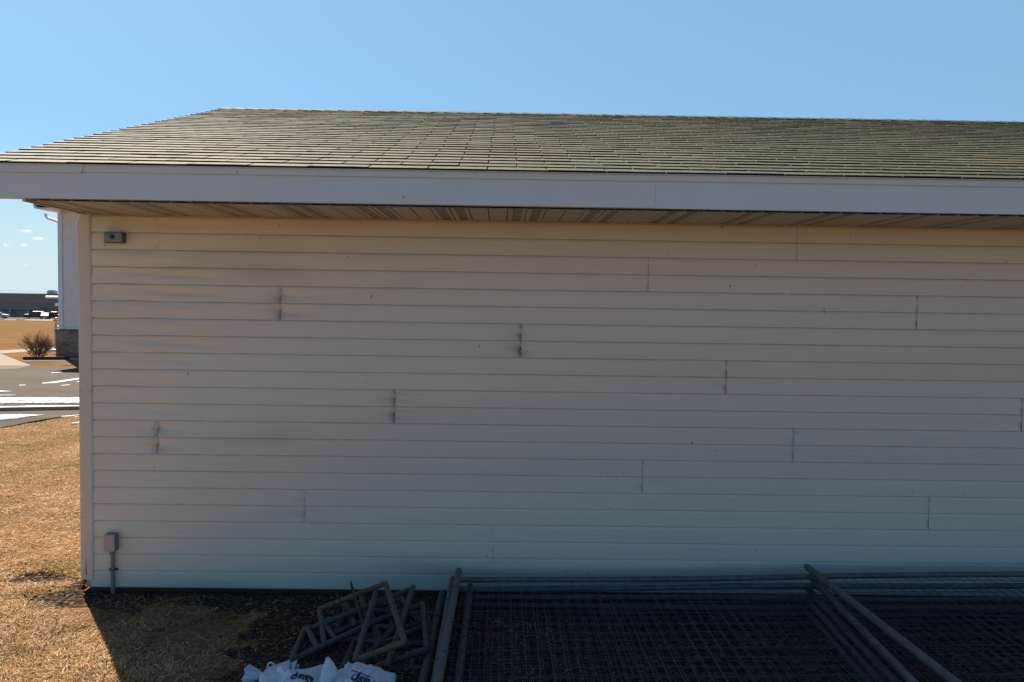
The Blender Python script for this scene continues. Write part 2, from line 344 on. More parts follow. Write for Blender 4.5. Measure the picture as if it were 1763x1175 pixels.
def flat(name, px, z, m, world_pts=None, kind='structure'):
    pts = [onZ(x, y, z) for x, y in px] if world_pts is None else [Vector((p[0], p[1], z)) for p in world_pts]
    bm = bmesh.new(); vs = [bm.verts.new(p) for p in pts]; f = bm.faces.new(vs)
    if f.normal.z < 0: f.normal_flip()
    bmesh.ops.triangulate(bm, faces=bm.faces[:])
    bmesh.ops.recalc_face_normals(bm, faces=bm.faces[:])
    me = bpy.data.meshes.new(name); bm.to_mesh(me); bm.free(); me.materials.append(m)
    if me.polygons[0].normal.z < 0: me.flip_normals()
    o = bpy.data.objects.new(name, me); col.objects.link(o)
    if kind: o['kind'] = kind
    return o
edge_dir = (fp1 - fp0).normalized()
e_near = fp0 - edge_dir*3.2; e_far = fp1 + edge_dir*1.2
by = onZ(60, 631).y
flat('parking_lot', None, .004, M['asphalt'], [(-80, 4), (e_near.x-1.5, e_near.y-1.2), e_near, fp0, (fp0+fp1)/2+Vector((-.05,.05,0)), fp1, e_far, (-3.5, 14.4), (40, 15.5), (40, by), (-80, by)])
flat('walkway', [(-160,607.5),(3,610),(54,629.8),(-160,629)], .010, M['concrete'])
flat('driveway_apron', [(-160,629.3),(54,630),(27,635.5),(-160,642)], .008, M['apron'])
flat('footpath', [(-160,607),(0,603.5),(50,601),(100,597.5),(140,597),(140,601),(97,602),(50,605.5),(0,609.3),(-160,613)], .006, M['concrete'])
flat('gravel_strip', [(70,616.2),(140,616.5),(140,621),(88,619.2)], .006, M['gravel'])
for px in ([(72,659.5),(92,657.3),(140,650.2),(140,652.6),(95,659.6),(73,660.3)], [(88,641.5),(106,640.2),(107,641.2),(89,642.4)],
           [(105,663.5),(122,662),(118,663.2),(106,664.2)], [(33,663),(44,662.6),(44,663.4),(33,663.9)], [(132,657.2),(141,656),(141,657),(133,658)]):
    flat('parking_line', px, .009, M['paint'])
# snow left along the kerb: ragged sheets, one heap nobody could count
def ragged(x0, x1, ytop, ybot, n=26, amp=1.1, seed=0):
    rnd = random.Random(seed); up, lo = [], []
    for i in range(n+1):
        t = i/n; x = x0+(x1-x0)*t; k = min(1, 6*t, 6*(1-t)) if x0 > -50 else min(1, 6*(1-t))
        yt = ytop(t); yb = ybot(t); mid = (yt+yb)/2
        up.append((x, mid+(yt-mid)*k+rnd.uniform(-amp, amp)*.5*k)); lo.append((x, mid+(yb-mid)*k+rnd.uniform(-amp, amp)*.5*k+.15))
    return up + lo[::-1]
snow = MB()
def snow_add(poly, z=.009):
    pts = [onZ(x, y, z) for x, y in poly]; n = len(pts)//2
    a, b = pts[:n], pts[n:][::-1]
    mid = [(p+q)/2 + Vector((0,0,.007)) for p, q in zip(a, b)]
    e1 = [Vector((p.x, p.y, .0045)) for p in a]; e2 = [Vector((p.x, p.y, .0045)) for p in b]
    snow.grid([e2, b, mid, a, e1])
snow_add(ragged(-160, 190, lambda t: 684.8, lambda t: 690.5, 60, .9, 1))
snow_add(ragged(-160, 190, lambda t: 690.2, lambda t: 694.6-2*abs(t-.5), 60, 1.4, 2))
snow_add(ragged(20, 190, lambda t: 698.6-.5*t, lambda t: 702.2-t*1.0, 40, .9, 3))
snow_add(ragged(-160, 60, lambda t: 699.9, lambda t: 703.4, 40, .6, 8))
snow_add(ragged(-160, 76, lambda t: 719-6.5*t, lambda t: 741-24.5*t, 40, .8, 4))
snow_add(ragged(-160, 20, lambda t: 672, lambda t: 676, 30, 1.5, 5)); snow_add(ragged(-160, 27, lambda t: 680, lambda t: 681.5, 30, .5, 6))
snow_add(ragged(86, 150, lambda t: 723.5-9*t, lambda t: 726.5-10*t, 24, 1.0, 7), .03)
snow_add(ragged(104, 150, lambda t: 717.0-4*t, lambda t: 718.5-4.2*t, 24, .8, 9), .03)
snow_add(ragged(30, 66, lambda t: 735.5-6*t, lambda t: 737-5.5*t, 16, .7, 10), .03)
snow_add(ragged(122, 150, lambda t: 728.5-3*t, lambda t: 730-3*t, 16, .7, 11), .05)
struct(snow.build('snow', M['snow'], smooth=True), 'stuff')
kb = MB(); k0 = onZ(0, 708.3); k1 = onZ(139, 705.8); kd = (k1-k0).normalized(); kn = Vector((-kd.y, kd.x, 0))
ka = k0-kd*40; kc = k1+kd*30
kb.prism([ka, kc, kc+kn*.07, ka+kn*.07], (0,0,-.05), (0,0,.055))
struct(bevel(kb.build('kerb', M['concrete']), .006))
# snow strip at the far car park edge
fs = MB()
for x0, x1 in ((4, 24), (40, 88), (-120, -10)):
    a = onY(x0, 552.2, 176); b = onY(x1, 552.6, 176); 
    fs.add([(a.x, a.y, a.z-.4), (b.x, b.y, b.z-.4), (b.x, b.y+1, b.z+.25), (a.x, a.y+1, a.z+.25), (b.x,b.y+6,b.z-.3), (a.x,a.y+6,a.z-.3)], [(0,1,2,3),(3,2,4,5)])
struct(fs.build('snow', M['snow']), 'stuff')
# far car park
cp = MB(); cp.quad((-260,180,fz+.03), (60,180,fz+.03), (60,214,fz+.03), (-260,214,fz+.03)); struct(cp.build('road', M['asphalt']))

# ---- lawn with bumps, soil beside the wall, matted dry blades
def fbm(x, y, s, o=4): return noise.fractal(Vector((x*s, y*s, 3.1)), 1.0, 2.0, o)
MUD = onZ(118, 1035); MUD2 = onZ(75, 1005); MOUND = onZ(330, 1052)
def mudness(x, y):
    d1 = math.hypot((x-MUD.x)/.24, (y-MUD.y)/.20); d2 = math.hypot((x-MUD2.x)/.26, (y-MUD2.y)/.13)
    w = .35*fbm(x, y, 6)
    return max(0, min(1, (1.05-min(d1, d2)+w)*2.2))
def soil_shade(x, y):      # bare earth along the wall, spread below the pile to paint the shade darker
    n = .25*fbm(x, y, 3)
    return max(0, min(1, max((y-(4.42+n))/.15, (x+1.35+n*1.2)/.15))) if x > WC-.15 and y > 1.6 else 0
def lawn_h(x, y):
    side = (Vector((x, y, 0))-fp0).cross(edge_dir).z        # >0: on the grass side of the kerb edge
    h = .040 + .018*fbm(x, y, 1.6) + .010*fbm(x, y, 7)
    h -= .022*mudness(x, y)
    if x > WC-.1: h = .004+(h-.004)*min(1, max(0, (WY-.05-y)/.45))
    h += .05*math.exp(-(((x-MOUND.x)/.22)**2+((y-MOUND.y)/.16)**2))
    f = max(0, min(1, side/.25)) if y > 6 else 1
    if x > WC-.1 and y > WY: f = 0
    return h*f - .03*(1-f)
lm = MB(); xs = np.arange(-11, 5.01, .055); ysn = np.arange(1.5, 14.6, .055)
H = [[lawn_h(x, y) for x in xs] for y in ysn]
lm.grid([[(x, y, H[i][j]) for j, x in enumerate(xs)] for i, y in enumerate(ysn)])
lo_ = lm.build('lawn', M['lawn'], smooth=True); struct(lo_)
att = lo_.data.attributes.new('soil', 'FLOAT', 'POINT')
att.data.foreach_set('value', [max(mudness(x, y), soil_shade(x, y)) for y in ysn for x in xs])
def hs(x, y):
    i = min(max((y-1.5)/.055, 0), len(ysn)-2.001); j = min(max((x+11)/.055, 0), len(xs)-2.001)
    a, b = int(i), int(j); u, v = i-a, j-b
    return (H[a][b]*(1-v)+H[a][b+1]*v)*(1-u)+(H[a+1][b]*(1-v)+H[a+1][b+1]*v)*u
rnd = random.Random(3); gv = []; gf = []
def blades(n, xf, y0, y1, L, W):
    c = 0
    while c < n:
        y = y0*(y1/y0)**rnd.random(); x0, x1 = xf(y); x = rnd.uniform(x0, x1); c += 1
        if x > WC-.09 and y > WY-.03-rnd.random()*.45: continue
        if (Vector((x, y, 0))-fp0).cross(edge_dir).z < .05 and y > 6: continue
        md = max(mudness(x, y), .8*soil_shade(x, y))
        if rnd.random() < md*.97: continue
        if noise.noise(Vector((x*4, y*4, 9))) < -.38 and rnd.random() < .75: continue
        a = 2.2*math.pi*noise.noise(Vector((x*2.1, y*2.1, 1.7))) + rnd.gauss(0, .85) + .6
        l = L*rnd.uniform(.5, 1.35); w = W*rnd.uniform(.6, 1.4); el = abs(rnd.gauss(.06, .18)); z = hs(x, y)-.004
        dx, dy = math.cos(a), math.sin(a); px, py = -dy*w, dx*w
        lx, lz = l*math.cos(el), l*math.sin(el); b = len(gv); tw = rnd.uniform(-.6, .6)*w
        bow = rnd.uniform(0, .012)
        gv.extend(((x-px, y-py, z), (x+px, y+py, z+tw), (x+dx*lx*.55+px*.8, y+dy*lx*.55+py*.8, z+lz*.6+bow+tw), (x+dx*lx*.55-px*.8, y+dy*lx*.55-py*.8, z+lz*.6+bow-tw),
                   (x+dx*lx, y+dy*lx, max(z+lz*.9-bow*.5, z+.002))))
        gf.append((b, b+1, b+2, b+3)); gf.append((b+3, b+2, b+4))
blades(80000, lambda y: (-.72*y-.25, -.40*y-.0), 3.2, 13.5, .05, .0018)
blades(30000, lambda y: (-2.9, .3), 2.8, 4.86, .045, .0016)
blades(14000, lambda y: (-1.1*y-1, -.3*y), 2.5, 14.0, .06, .002)
me = bpy.data.meshes.new('grass'); me.from_pydata(gv, [], gf); me.materials.append(M['blade']); me.update()
go = bpy.data.objects.new('grass', me); col.objects.link(go); struct(go, 'stuff')
# small clods of earth in the worn patch
cl = MB()
for i in range(46):
    c = (MUD if i % 3 else MUD2) + Vector((rnd.gauss(0,.17), rnd.gauss(0,.10), 0)); r_ = rnd.uniform(.003, .009)
    if c.y > WY-.05 and c.x > XL-.05: continue
    c.z = hs(c.x, c.y)+r_*.3; b = len(cl.v); 
    cl.tube([c-Vector((0,0,r_*.6)), c, c+Vector((rnd.uniform(-.9,.9)*r_, rnd.uniform(-.9,.9)*r_, r_*.35))], [r_*rnd.uniform(.9,1.6), r_*rnd.uniform(.9,1.5), r_*rnd.uniform(.3,.7)], 5)
struct(cl.build('soil_clods', M['soil']), 'stuff')

# ------------------------------------------------------------------ the siding building
zb = onY(500, 1014.5, WY).z; z427 = onY(165, 429, WY).z; zb_l = onY(165, 1008.5, WY).z
EX = (z427 - zb_l)/20.0; zb = zb_l
zs = onY(881, 381, WY).z                            # soffit level at the wall
XRK = onY(-65, 290, FY-.02).x                         # rake edge of the roof
ez = onY(881, 295.5, FY-.02).z                          # lower edge of the shingles
YR = 8.09
rz = onY(500, 189.8, YR).z                            # ridge
bld = thing('storage_building', 'long low building with buckled pale vinyl siding and a green shingle roof', 'building', (WC, WY, 0))

# siding courses: one mesh, pairs of courses with seams, buckled where the photo shows it
seams = [(0,1235,.15),(1,850,.15),(2,527,.7),(2,1597,.25),(3,1106,.35),(4,275,1.5),(4,1365,.35),(5,681,1.35),(5,1757,.35),(6,1250,.65),(7,898,1.35),(8,486,1.6),(8,1577,.35),(9,1116,.25),(10,275,.35),(10,1371,.15)]
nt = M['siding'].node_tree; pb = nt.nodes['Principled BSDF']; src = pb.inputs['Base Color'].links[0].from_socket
at_ = nt.nodes.new('ShaderNodeAttribute'); at_.attribute_name = 'fold_shade'; mxs = nt.nodes.new('ShaderNodeMix'); mxs.data_type = 'RGBA'
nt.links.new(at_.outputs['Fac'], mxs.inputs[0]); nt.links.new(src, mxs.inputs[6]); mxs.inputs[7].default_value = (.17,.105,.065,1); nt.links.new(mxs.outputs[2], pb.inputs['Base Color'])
fold_shade = []  # brown that paints the shade of the seam folds into the siding colour
def fold_shade_at(k, j, x, t, sl, sr):
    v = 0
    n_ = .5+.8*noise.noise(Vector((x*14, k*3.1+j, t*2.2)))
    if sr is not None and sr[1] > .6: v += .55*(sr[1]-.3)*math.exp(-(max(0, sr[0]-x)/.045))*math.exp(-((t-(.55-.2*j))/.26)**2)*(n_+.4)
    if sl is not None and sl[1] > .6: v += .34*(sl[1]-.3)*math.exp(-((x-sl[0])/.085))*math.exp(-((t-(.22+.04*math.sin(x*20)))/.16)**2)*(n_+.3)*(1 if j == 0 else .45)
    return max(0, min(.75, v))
ROWY = {k: 1005-58*k-29+14 for k in range(11)}
sid = MB()
def disp(k, j, x, t, sl, sr):
    # out of plane offset (+ = towards the viewer) for pair k, course j (0 low, 1 high), height t in the course
    d = .0012*noise.noise(Vector((x*1.3, k*3.7+j*1.9, t*.7))) + .0008*noise.noise(Vector((x*5, k*2.1+j, t)))
    bell = math.sin(math.pi*min(1, max(0, t*.9+.05)))
    xl = x-WC
    wave = {8: .010, 7: .0075, 9: .009, 6: .005, 10: .002, 5: .004, 4: .002}.get(k, .0006)
    d += wave*math.exp(-xl/.38)*min(1, xl*9+.15)*bell*math.sin(t*3.4+j*2.9+xl*6.5+k*2.4)
    d += wave*1.7*math.exp(-((xl-.45)/.30)**2)*math.exp(-((t-.75+xl*.45)/.16)**2)*(-1 if (j+k)%2 else .6)
    if sl is not None:       # this piece starts at a seam on its left: lapped over, flaring out in folds
        u = x-sl[0]; d += .0030*math.exp(-u/.4)+ sl[1]*(.0085*math.exp(-u/.06)*math.sin(t*6.0+.4+j*.6) + .0060*math.exp(-u/.15)*math.cos(t*5.3+1.0))*bell
    if sr is not None:       # ends under a seam on its right: sucked in
        u = max(0, sr[0]-x); d -= sr[1]*(.026*math.exp(-(u/.035)**1.1)*bell*(.75+.5*math.sin(t*7+j)) ) + .0010*math.exp(-u/.1)
    return d
def zwob(k, j, x):
    xl = x-WC
    w = {8: .007, 7: .005, 9: .003, 6: .003}.get(k, .0006)
    return w*math.exp(-xl/.35)*math.sin(xl*13+k*2+j*1.1)*min(1, xl*6) + .0006*noise.noise(Vector((x*1.7, k+j*.5, 4)))
TS = [0, .12, .25, .38, .5, .62, .75, .86, .93, .97, 1.03]
def lap(t): return (.0150-.0035*t) - (.014*((t-.86)/.17)**2 if t > .86 else 0)
for k in range(11):
    ss = sorted([(onY(x, ROWY[k]+.016*(x-165), WY).x, a) for kk, x, a in seams if kk == k])
    bounds = [None]+ss+[None]
    for i in range(len(bounds)-1):
        sl, sr = bounds[i], bounds[i+1]
        xa = WC-.02 if sl is None else sl[0]; xb = XR if sr is None else sr[0]+.02
        X = [xa]
        while X[-1] < xb-1e-6:
            x = X[-1]; st = .06
            if x-WC < 1.0: st = .025
            if sl and x-sl[0] < .25: st = .008+.06*(x-sl[0])
            if sr and sr[0]-x < .16: st = min(st, max(.005, .09*(sr[0]-x)))
            if x > 3.6: st = .5
            X.append(min(xb, x+st))
        for j in (0, 1):
            z0 = zb+(2*k+j)*EX; z1 = min(z0+EX, zs+.03)
            if z0 > zs: continue
            rows = [[(x, WY+.004, z0+zwob(k, j, x)+.004) for x in X], [(x, WY-lap(0)+.003-disp(k, j, x, 0, sl, sr), z0+zwob(k, j, x)) for x in X]]
            for t in TS:
                rows.append([(x, WY-lap(t)-disp(k, j, x, t, sl, sr), z0+zwob(k, j, x)*(1-t)+(z1-z0)*t) for x in X])
            sid.grid(rows); tt = [0, 0]+TS
            for t in tt: fold_shade += [fold_shade_at(k, j, x, t, sl, sr) for x in X]
            if sl:            # cut end of the lapping piece
                n_ = [(xa, WY-lap(t)-disp(k, j, xa, t, sl, sr), z0+zwob(k, j, xa)*(1-t)+(z1-z0)*t) for t in TS]
                sid.grid([[(p[0]+.0005, p[1]+.0035, p[2]) for p in n_], n_]); fold_shade += [.25]*(2*len(n_))
so = sid.build('siding', M['siding'], bld, smooth=True)
so.data.attributes.new('fold_shade', 'FLOAT', 'POINT').data.foreach_set('value', fold_shade)
so.data.polygons.foreach_set('use_smooth', [True]*len(so.data.polygons))
for o in (so,):
    o.modifiers.new('split', 'EDGE_SPLIT').split_angle = R(32)
# structure behind: sheathing, side and back walls, gables
sh = MB(); YB = 2*YR-WY
sh.box(XL+.02, XR, WY+.014, WY+.10, .02, zs+.05); sh.build('wall_sheathing', M['soffit'], bld)
sw = MB()
for i in range(26):
    z0 = zb+i*EX; 
    lo = WY+.02+max(0, (z0-zs)/((rz-ez)/(YR-FY)) if z0 > zs else 0)-(.55 if z0 > zs else 0)
    lo = max(lo, WY+.02); hi = 2*YR-lo
    if lo >= hi: break
    sw.add([(XL-.010, lo, z0), (XL-.010, hi, z0), (XL, hi, z0+EX), (XL, lo, z0+EX), (XL+.01, lo, z0), (XL+.01, hi, z0)], [(0,3,2,1), (0,1,5,4)])
sw.box(XL+.012, XL+.05, WY+.105, YB, .02, zs+.05); sw.box(XL+.055, XR, YB-.05, YB, .02, zs+.05); sw.box(XR-.05, XR-.002, WY+.105, YB-.055, .02, zs+.05)
sw.build('side_wall', M['siding'], bld)
fd = MB(); fd.box(XL+.035, XR, WY+.022, WY+.2, -.25, zb+.01); fd.box(XL+.035, XL+.2, WY+.205, YB-.01, -.25, zb+.01)
fd.build('foundation', M['block'], bld)
# corner post: L profile, swollen at the top, split near the foot
cpz0 = onY(150, 1000, WY-.02).z; cpm = MB(); w_ = WC-XL
def cpx(z):
    t = max(0, (z-(zs-.55))/.55)
    return -.010*t*t*(1 if z < zs-.06 else max(-.9, 1-(z-(zs-.06))/.022))
zl = [cpz0+(zs-.002-cpz0)*i/40 for i in range(41)]
rows = []
for z in zl:
    o_ = cpx(z); bow = .002*noise.noise(Vector((z*3, 1, 1)))
    prof = [(XL+o_, WY+.09), (XL+o_-.001, WY-.015), (XL+o_+.006, WY-.022-bow), (XL+.022, WY-.024-bow), (WC-.012, WY-.024-bow), (WC-.004, WY-.020-bow), (WC, WY-.014), (WC, WY+.006)]
    rows.append([(p[0], p[1], z+(0.012*(1-(p[0]-XL)/w_) if z == zl[0] else 0)) for p in prof])
cpm.grid(rows); cpo = cpm.build('corner_post', M['trim'], bld); bevel(cpo, .002, 1, 60)
slit = MB(); slit.add([(XL+.034, WY-.0262, cpz0+.035), (XL+.0385, WY-.0262, cpz0+.04), (XL+.036, WY-.0262, cpz0+.14), (XL+.034, WY-.0245, cpz0+.035), (XL+.0385, WY-.0245, cpz0+.04), (XL+.036, WY-.0245, cpz0+.14)], [(0,1,2),(0,3,4,1),(1,4,5,2),(2,5,3,0)])
slit.build('split', M['dark'], cpo)
# soffit: ribbed panels, two vented ribs then two plain
sf = MB(); rib = .1016; x = XL+.03; xi = 0
x0s = onY(600+104*.3403, 374, WY).x; ph = (x0s-x) % (4*rib); n0 = -int(math.ceil(ph/rib))
x = x0s-rib*round((x0s-XL)/rib); c = -round((x0s-XL)/rib)
zsf = zs
while x < XR:
    a, b = max(x, XL+.055), min(x+rib, XR); v = (c % 4) in (0, 1)
    if b-a > .03:
        g = .007; y0, y1 = FY+.004, WY-.013
        prof = [(a, .010), (a+g*.5, .010), (a+g, 0)]
        if v: prof += [(a+.020, 0), (a+.0215, -.0015), (a+.030, -.0015), (a+.0315, .002), (b-.020, .002), (b-.0185, 0)]
        prof += [(b-.0005, 0), (b, .010)]
        rows = [[(p, y0, zsf+h) for p, h in prof], [(p, y1, zsf+h) for p, h in prof]]
        k0 = len(sf.f); sf.grid(rows[::-1])
        if v: sf.m[k0+6] = 1
    x += rib; c += 1
sf.box(XL+.055, XR, FY+.004, WY-.013, zsf+.014, zsf+.03)
sf.build('soffit', [M['soffit'], M['vent']], bld)
jc = MB(); jc.box(WC+.001, XR, WY-.020, WY-.0135, zs-.006, zs-.0005); jc.box(XL+.038, XL+.054, FY+.004, WY-.03, zs-.004, zs+.035); jc.build('soffit_trim', M['soffit'], bld)
# fascia boards and drip edge strips
zf0 = onY(881, 355, FY).z; zf1 = onY(881, 308.6, FY).z; zf2 = ez-.004
xj = onY(1127, 330, FY).x
for a, b, q in ((XRK+.015, xj+.004, 0), (xj+.004, XR+.2, .0012)):
    f_ = MB(); f_.box(a, b, FY-q, FY+.018, zf0-q*1.5, zf1+.02); f_.box(a, b, FY+.019, FY+.035, zf0-.002, zf0+.012)
    bevel(f_.build('fascia_board', M['fascia'], bld), .0025, 2)
xd = onY(140, 300, FY-.012).x
def drip(a, b, sl_a, sl_b, q, dz):
    m_ = MB(); n = 24; P = []
    for z, t in ((zf1-.001+dz, 0), (zf2+.002, 1)):
        P.append([(a+(b-a)*i/n + (sl_a*t if i == 0 else 0) + (sl_b*t if i == n else 0), FY-.010-q-.002*(1-t)+.0012*noise.noise(Vector((i*1.7,a,t))), z+(.0015*noise.noise(Vector((i*.9, a, 3))) if t == 0 else 0)) for i in range(n+1)])
    back = [[(p[0], FY-.0015, p[2]) for p in r_] for r_ in P]
    lip = [[(p[0], FY-.0265-q, p[2]+h) for p in P[1]] for h in (-.002, .0005)]
    m_.grid([back[0], P[0], [(p[0], p[1], p[2]-.003) for p in P[1]], lip[0], lip[1], [(p[0], FY+.03, p[2]+.001) for p in P[1]]])
    return m_.build('drip_edge', M['fascia'], bld)
drip(XRK+.01, xd, 0, .014, .004, -.006); drip(xd-.03, xj, .0, 0, 0, 0); drip(xj-.01, XR+.2, 0, 0, .003, .002)
# roof deck, shingles, ridge caps
sl_v = Vector((0, YR-(FY-.02), rz-ez)); SL = sl_v.length; sl_v.normalize(); sl_n = Vector((0, -sl_v.z, sl_v.y))
O = Vector((0, FY-.02, ez))
def rp(x, s, n): return O + Vector((x, 0, 0)) + sl_v*s + sl_n*n
def rpb(x, s, n):
    p = rp(x, s, n); return Vector((p.x, 2*YR-p.y, p.z))
dk = MB()
XE = XR+.25
dk.grid([[rp(XRK+.012, .035, .001), rp(XE, .035, .001)], [rp(XRK+.012, SL, .001), rp(XE, SL, .001)]])
dk.grid([[rp(XRK+.012, .06, -.03), rp(XE, .06, -.03)], [rp(XRK+.012, SL, -.03), rp(XE, SL, -.03)]])
dk.grid([[rpb(XRK+.012, 0, .004), rpb(XE, 0, .004)], [rpb(XRK+.012, SL, .004), rpb(XE, SL, .004)]])
rk = [rp(XRK+.012, .06, -.001), rp(XRK+.012, SL, -.001), rpb(XRK+.012, .06, -.001), rpb(XRK+.012, .06, -.115), rp(XRK+.012, SL, -.115), rp(XRK+.012, .06, -.115)]
roof = dk.build('roof', M['shingle'], bld)
rb = MB(); rb.add([rk[0], rk[1], rk[4], rk[5]], [(0,1,2,3)]); rb.add([rk[1], rk[2], rk[3], rk[4]], [(0,1,2,3)])
rb.add([rk[5], rk[4], (XL-.012, rk[4].y, rk[4].z), (XL-.012, rk[5].y, rk[5].z)], [(0,1,2,3)]); rb.add([rk[4], rk[3], (XL-.012, rk[3].y, rk[3].z), (XL-.012, rk[4].y, rk[4].z)], [(0,1,2,3)])
rb.build('rake_board', M['fascia'], bld)
sg = MB(); EXP = .127; ncs = int(SL/EXP)+1; TAB = .3048; slot = .007
tx0 = onY(600+400*.3403, 290, FY-.02).x
rs = random.Random(11)
for i in range(ncs):
    s0 = i*EXP; off = tx0+(TAB/2 if i % 2 else 0)+rs.uniform(-.006, .006)
    j = math.floor((XRK-off)/TAB); s1 = min(s0+EXP+.02, SL)
    sag = lambda x: .003*noise.noise(Vector((x*.8, i*.35, 0)))
    while off+j*TAB < XE:
        a = max(off+j*TAB+slot/2, XRK+rs.uniform(-.003, .003)); b = min(off+(j+1)*TAB-slot/2, XE); j += 1
        if b-a < .02: continue
        lf = .0102+rs.uniform(-.0010, .0016); ds = rs.uniform(-.0025, .0025); tb = .0072; nseg = 4
        top, bot, upr = [], [], []
        for q in range(nseg+1):
            x = a+(b-a)*q/nseg; w = sag(x)+rs.uniform(-.0006, .0006)
            top.append(rp(x, s0+ds+w, lf+rs.uniform(-.0005,.0006))); bot.append(rp(x, s0+ds+w+.001, lf-tb)); upr.append(rp(x, s1+.004, .003))
        sg.grid([bot, top], 1); sg.grid([top, upr])
        sg.quad(bot[0], top[0], upr[0], rp(a, s1+.004, .0012), 1); sg.quad(top[-1], bot[-1], rp(b, s1+.004, .0012), upr[-1], 1)
        if i == 0: sg.grid([[rp(p.x, s0+ds+.10, .0012) for p in bot], bot])
sg.build('shingles', [M['shingle'], M['shingle_edge']], roof)
rc = MB(); x = XRK-.004; i = 0
while x < XE:
    lf = .016+rs.uniform(-.001, .002); e = x+.15
    for f in (rp, rpb):
        A, B, C_, D = f(x, SL-.14, lf-.002), f(e, SL-.14, .008), f(e, SL+.002, .010), f(x, SL+.002, lf)
        A0, D0 = f(x, SL-.14, lf-.008), f(x, SL+.002, lf-.007); A1 = f(x, SL-.14, .002); B1 = f(e, SL-.14, .002)
        rc.quad(A, B, C_, D); rc.quad(A0, A, D, D0); rc.quad(A1, B1, B, A)
    x += .127
rc.build('ridge_cap', M['shingle'], roof)

# ------------------------------------------------------------------ boxes on the wall
p0 = onY(178, 399, WY-.065); p1 = onY(210.5, 418.5, WY-.065)
vb = thing('alarm_box', 'small metal box with black round button and faded blue print under the eave', 'alarm box', ((p0.x+p1.x)/2, WY-.012, p1.z))
m_ = MB(); m_.box(p0.x, p1.x, WY-.063, WY-.006, p1.z, p0.z); bevel(m_.build('housing', M['boxgrey'], vb), .004)
m_ = MB(); m_.box(p0.x+.004, p1.x-.004, WY-.068, WY-.0635, p1.z+.004, p0.z-.004); bevel(m_.build('face_plate', M['stickerw'], vb), .0015)
b0 = onY(193, 407.6, WY-.07); 
m_ = MB(); m_.add([(p0.x+.006, WY-.0692, p0.z-.007), (p1.x-.022, WY-.0692, p0.z-.006), (b0.x+.004, WY-.0692, b0.z+.006), (b0.x-.006, WY-.0692, b0.z-.001), (p0.x+.01, WY-.0692, p0.z-.018)], [(0,4,3,2,1)]); m_.build('printed_band', M['stickerb'], vb)
m_ = MB(); m_.disc((b0.x, WY-.0695, b0.z), (0,-1,0), .014, .004, 20); m_.disc((b0.x, WY-.0735, b0.z), (0,-1,0), .0095, .007, 20); m_.build('button', M['black'], vb)
b1 = onY(205.3, 407.6, WY-.07); m_ = MB(); m_.disc((b1.x, WY-.068, b1.z), (0,-1,0), .0035, .002, 12); m_.build('screw', M['galv_dull'], vb)
m_ = MB(); q0 = onY(181, 421, WY-.03); m_.tube([(q0.x, WY-.03, p1.z+.005), (q0.x, WY-.03, p1.z-.004), (q0.x-.004, WY-.02, p1.z-.012), (q0.x-.012, WY-.014, p1.z-.016)], .0022, 6); m_.build('wire_stub', M['pvc'], vb)
p0 = onY(178, 921, WY-.068); p1 = onY(197.3, 950.5, WY-.068)
eb = thing('electrical_box', 'grey outlet box with blank beige cover on a conduit near the wall foot', 'electrical box', ((p0.x+p1.x)/2, WY-.02, 0))
m_ = MB(); m_.box(p0.x, p1.x, WY-.064, WY-.008, p1.z, p0.z); bevel(m_.build('housing', M['pvc'], eb), .004)
m_ = MB(); m_.box(p0.x+.001, p1.x-.001, WY-.069, WY-.0645, p1.z+.001, p0.z-.001); cvr = bevel(m_.build('cover_plate', M['cover'], eb), .0018)
xc = (p0.x+p1.x)/2
for z in (p0.z-.011, p1.z+.011):
    m_ = MB(); m_.disc((xc, WY-.0688, z), (0,-1,0), .0028, .0015, 12); m_.build('screw', M['boxgrey'], cvr)
xcd = onY(194, 990, WY-.035).x
m_ = MB(); m_.tube([(xcd-.001, WY-.035, p1.z+.002), (xcd, WY-.035, zb+.02), (xcd+.002, WY-.036, -.12)], .0118, 14); m_.tube([(xcd-.001, WY-.035, p1.z+.0005), (xcd-.001, WY-.035, p1.z-.022)], .0155, 14)
m_.build('conduit', M['pvc'], eb, smooth=False)
m_ = MB(); zc = onY(190, 980, WY-.02).z; m_.box(xcd-.026, xcd+.026, WY-.0235, WY-.0135, zc-.006, zc+.006); m_.tube([(xcd-.014, WY-.02, zc), (xcd-.011, WY-.046, zc), (xcd+.011, WY-.046, zc), (xcd+.014, WY-.02, zc)], .0045, 6); m_.build('conduit_clip', M['galv_dull'], eb)

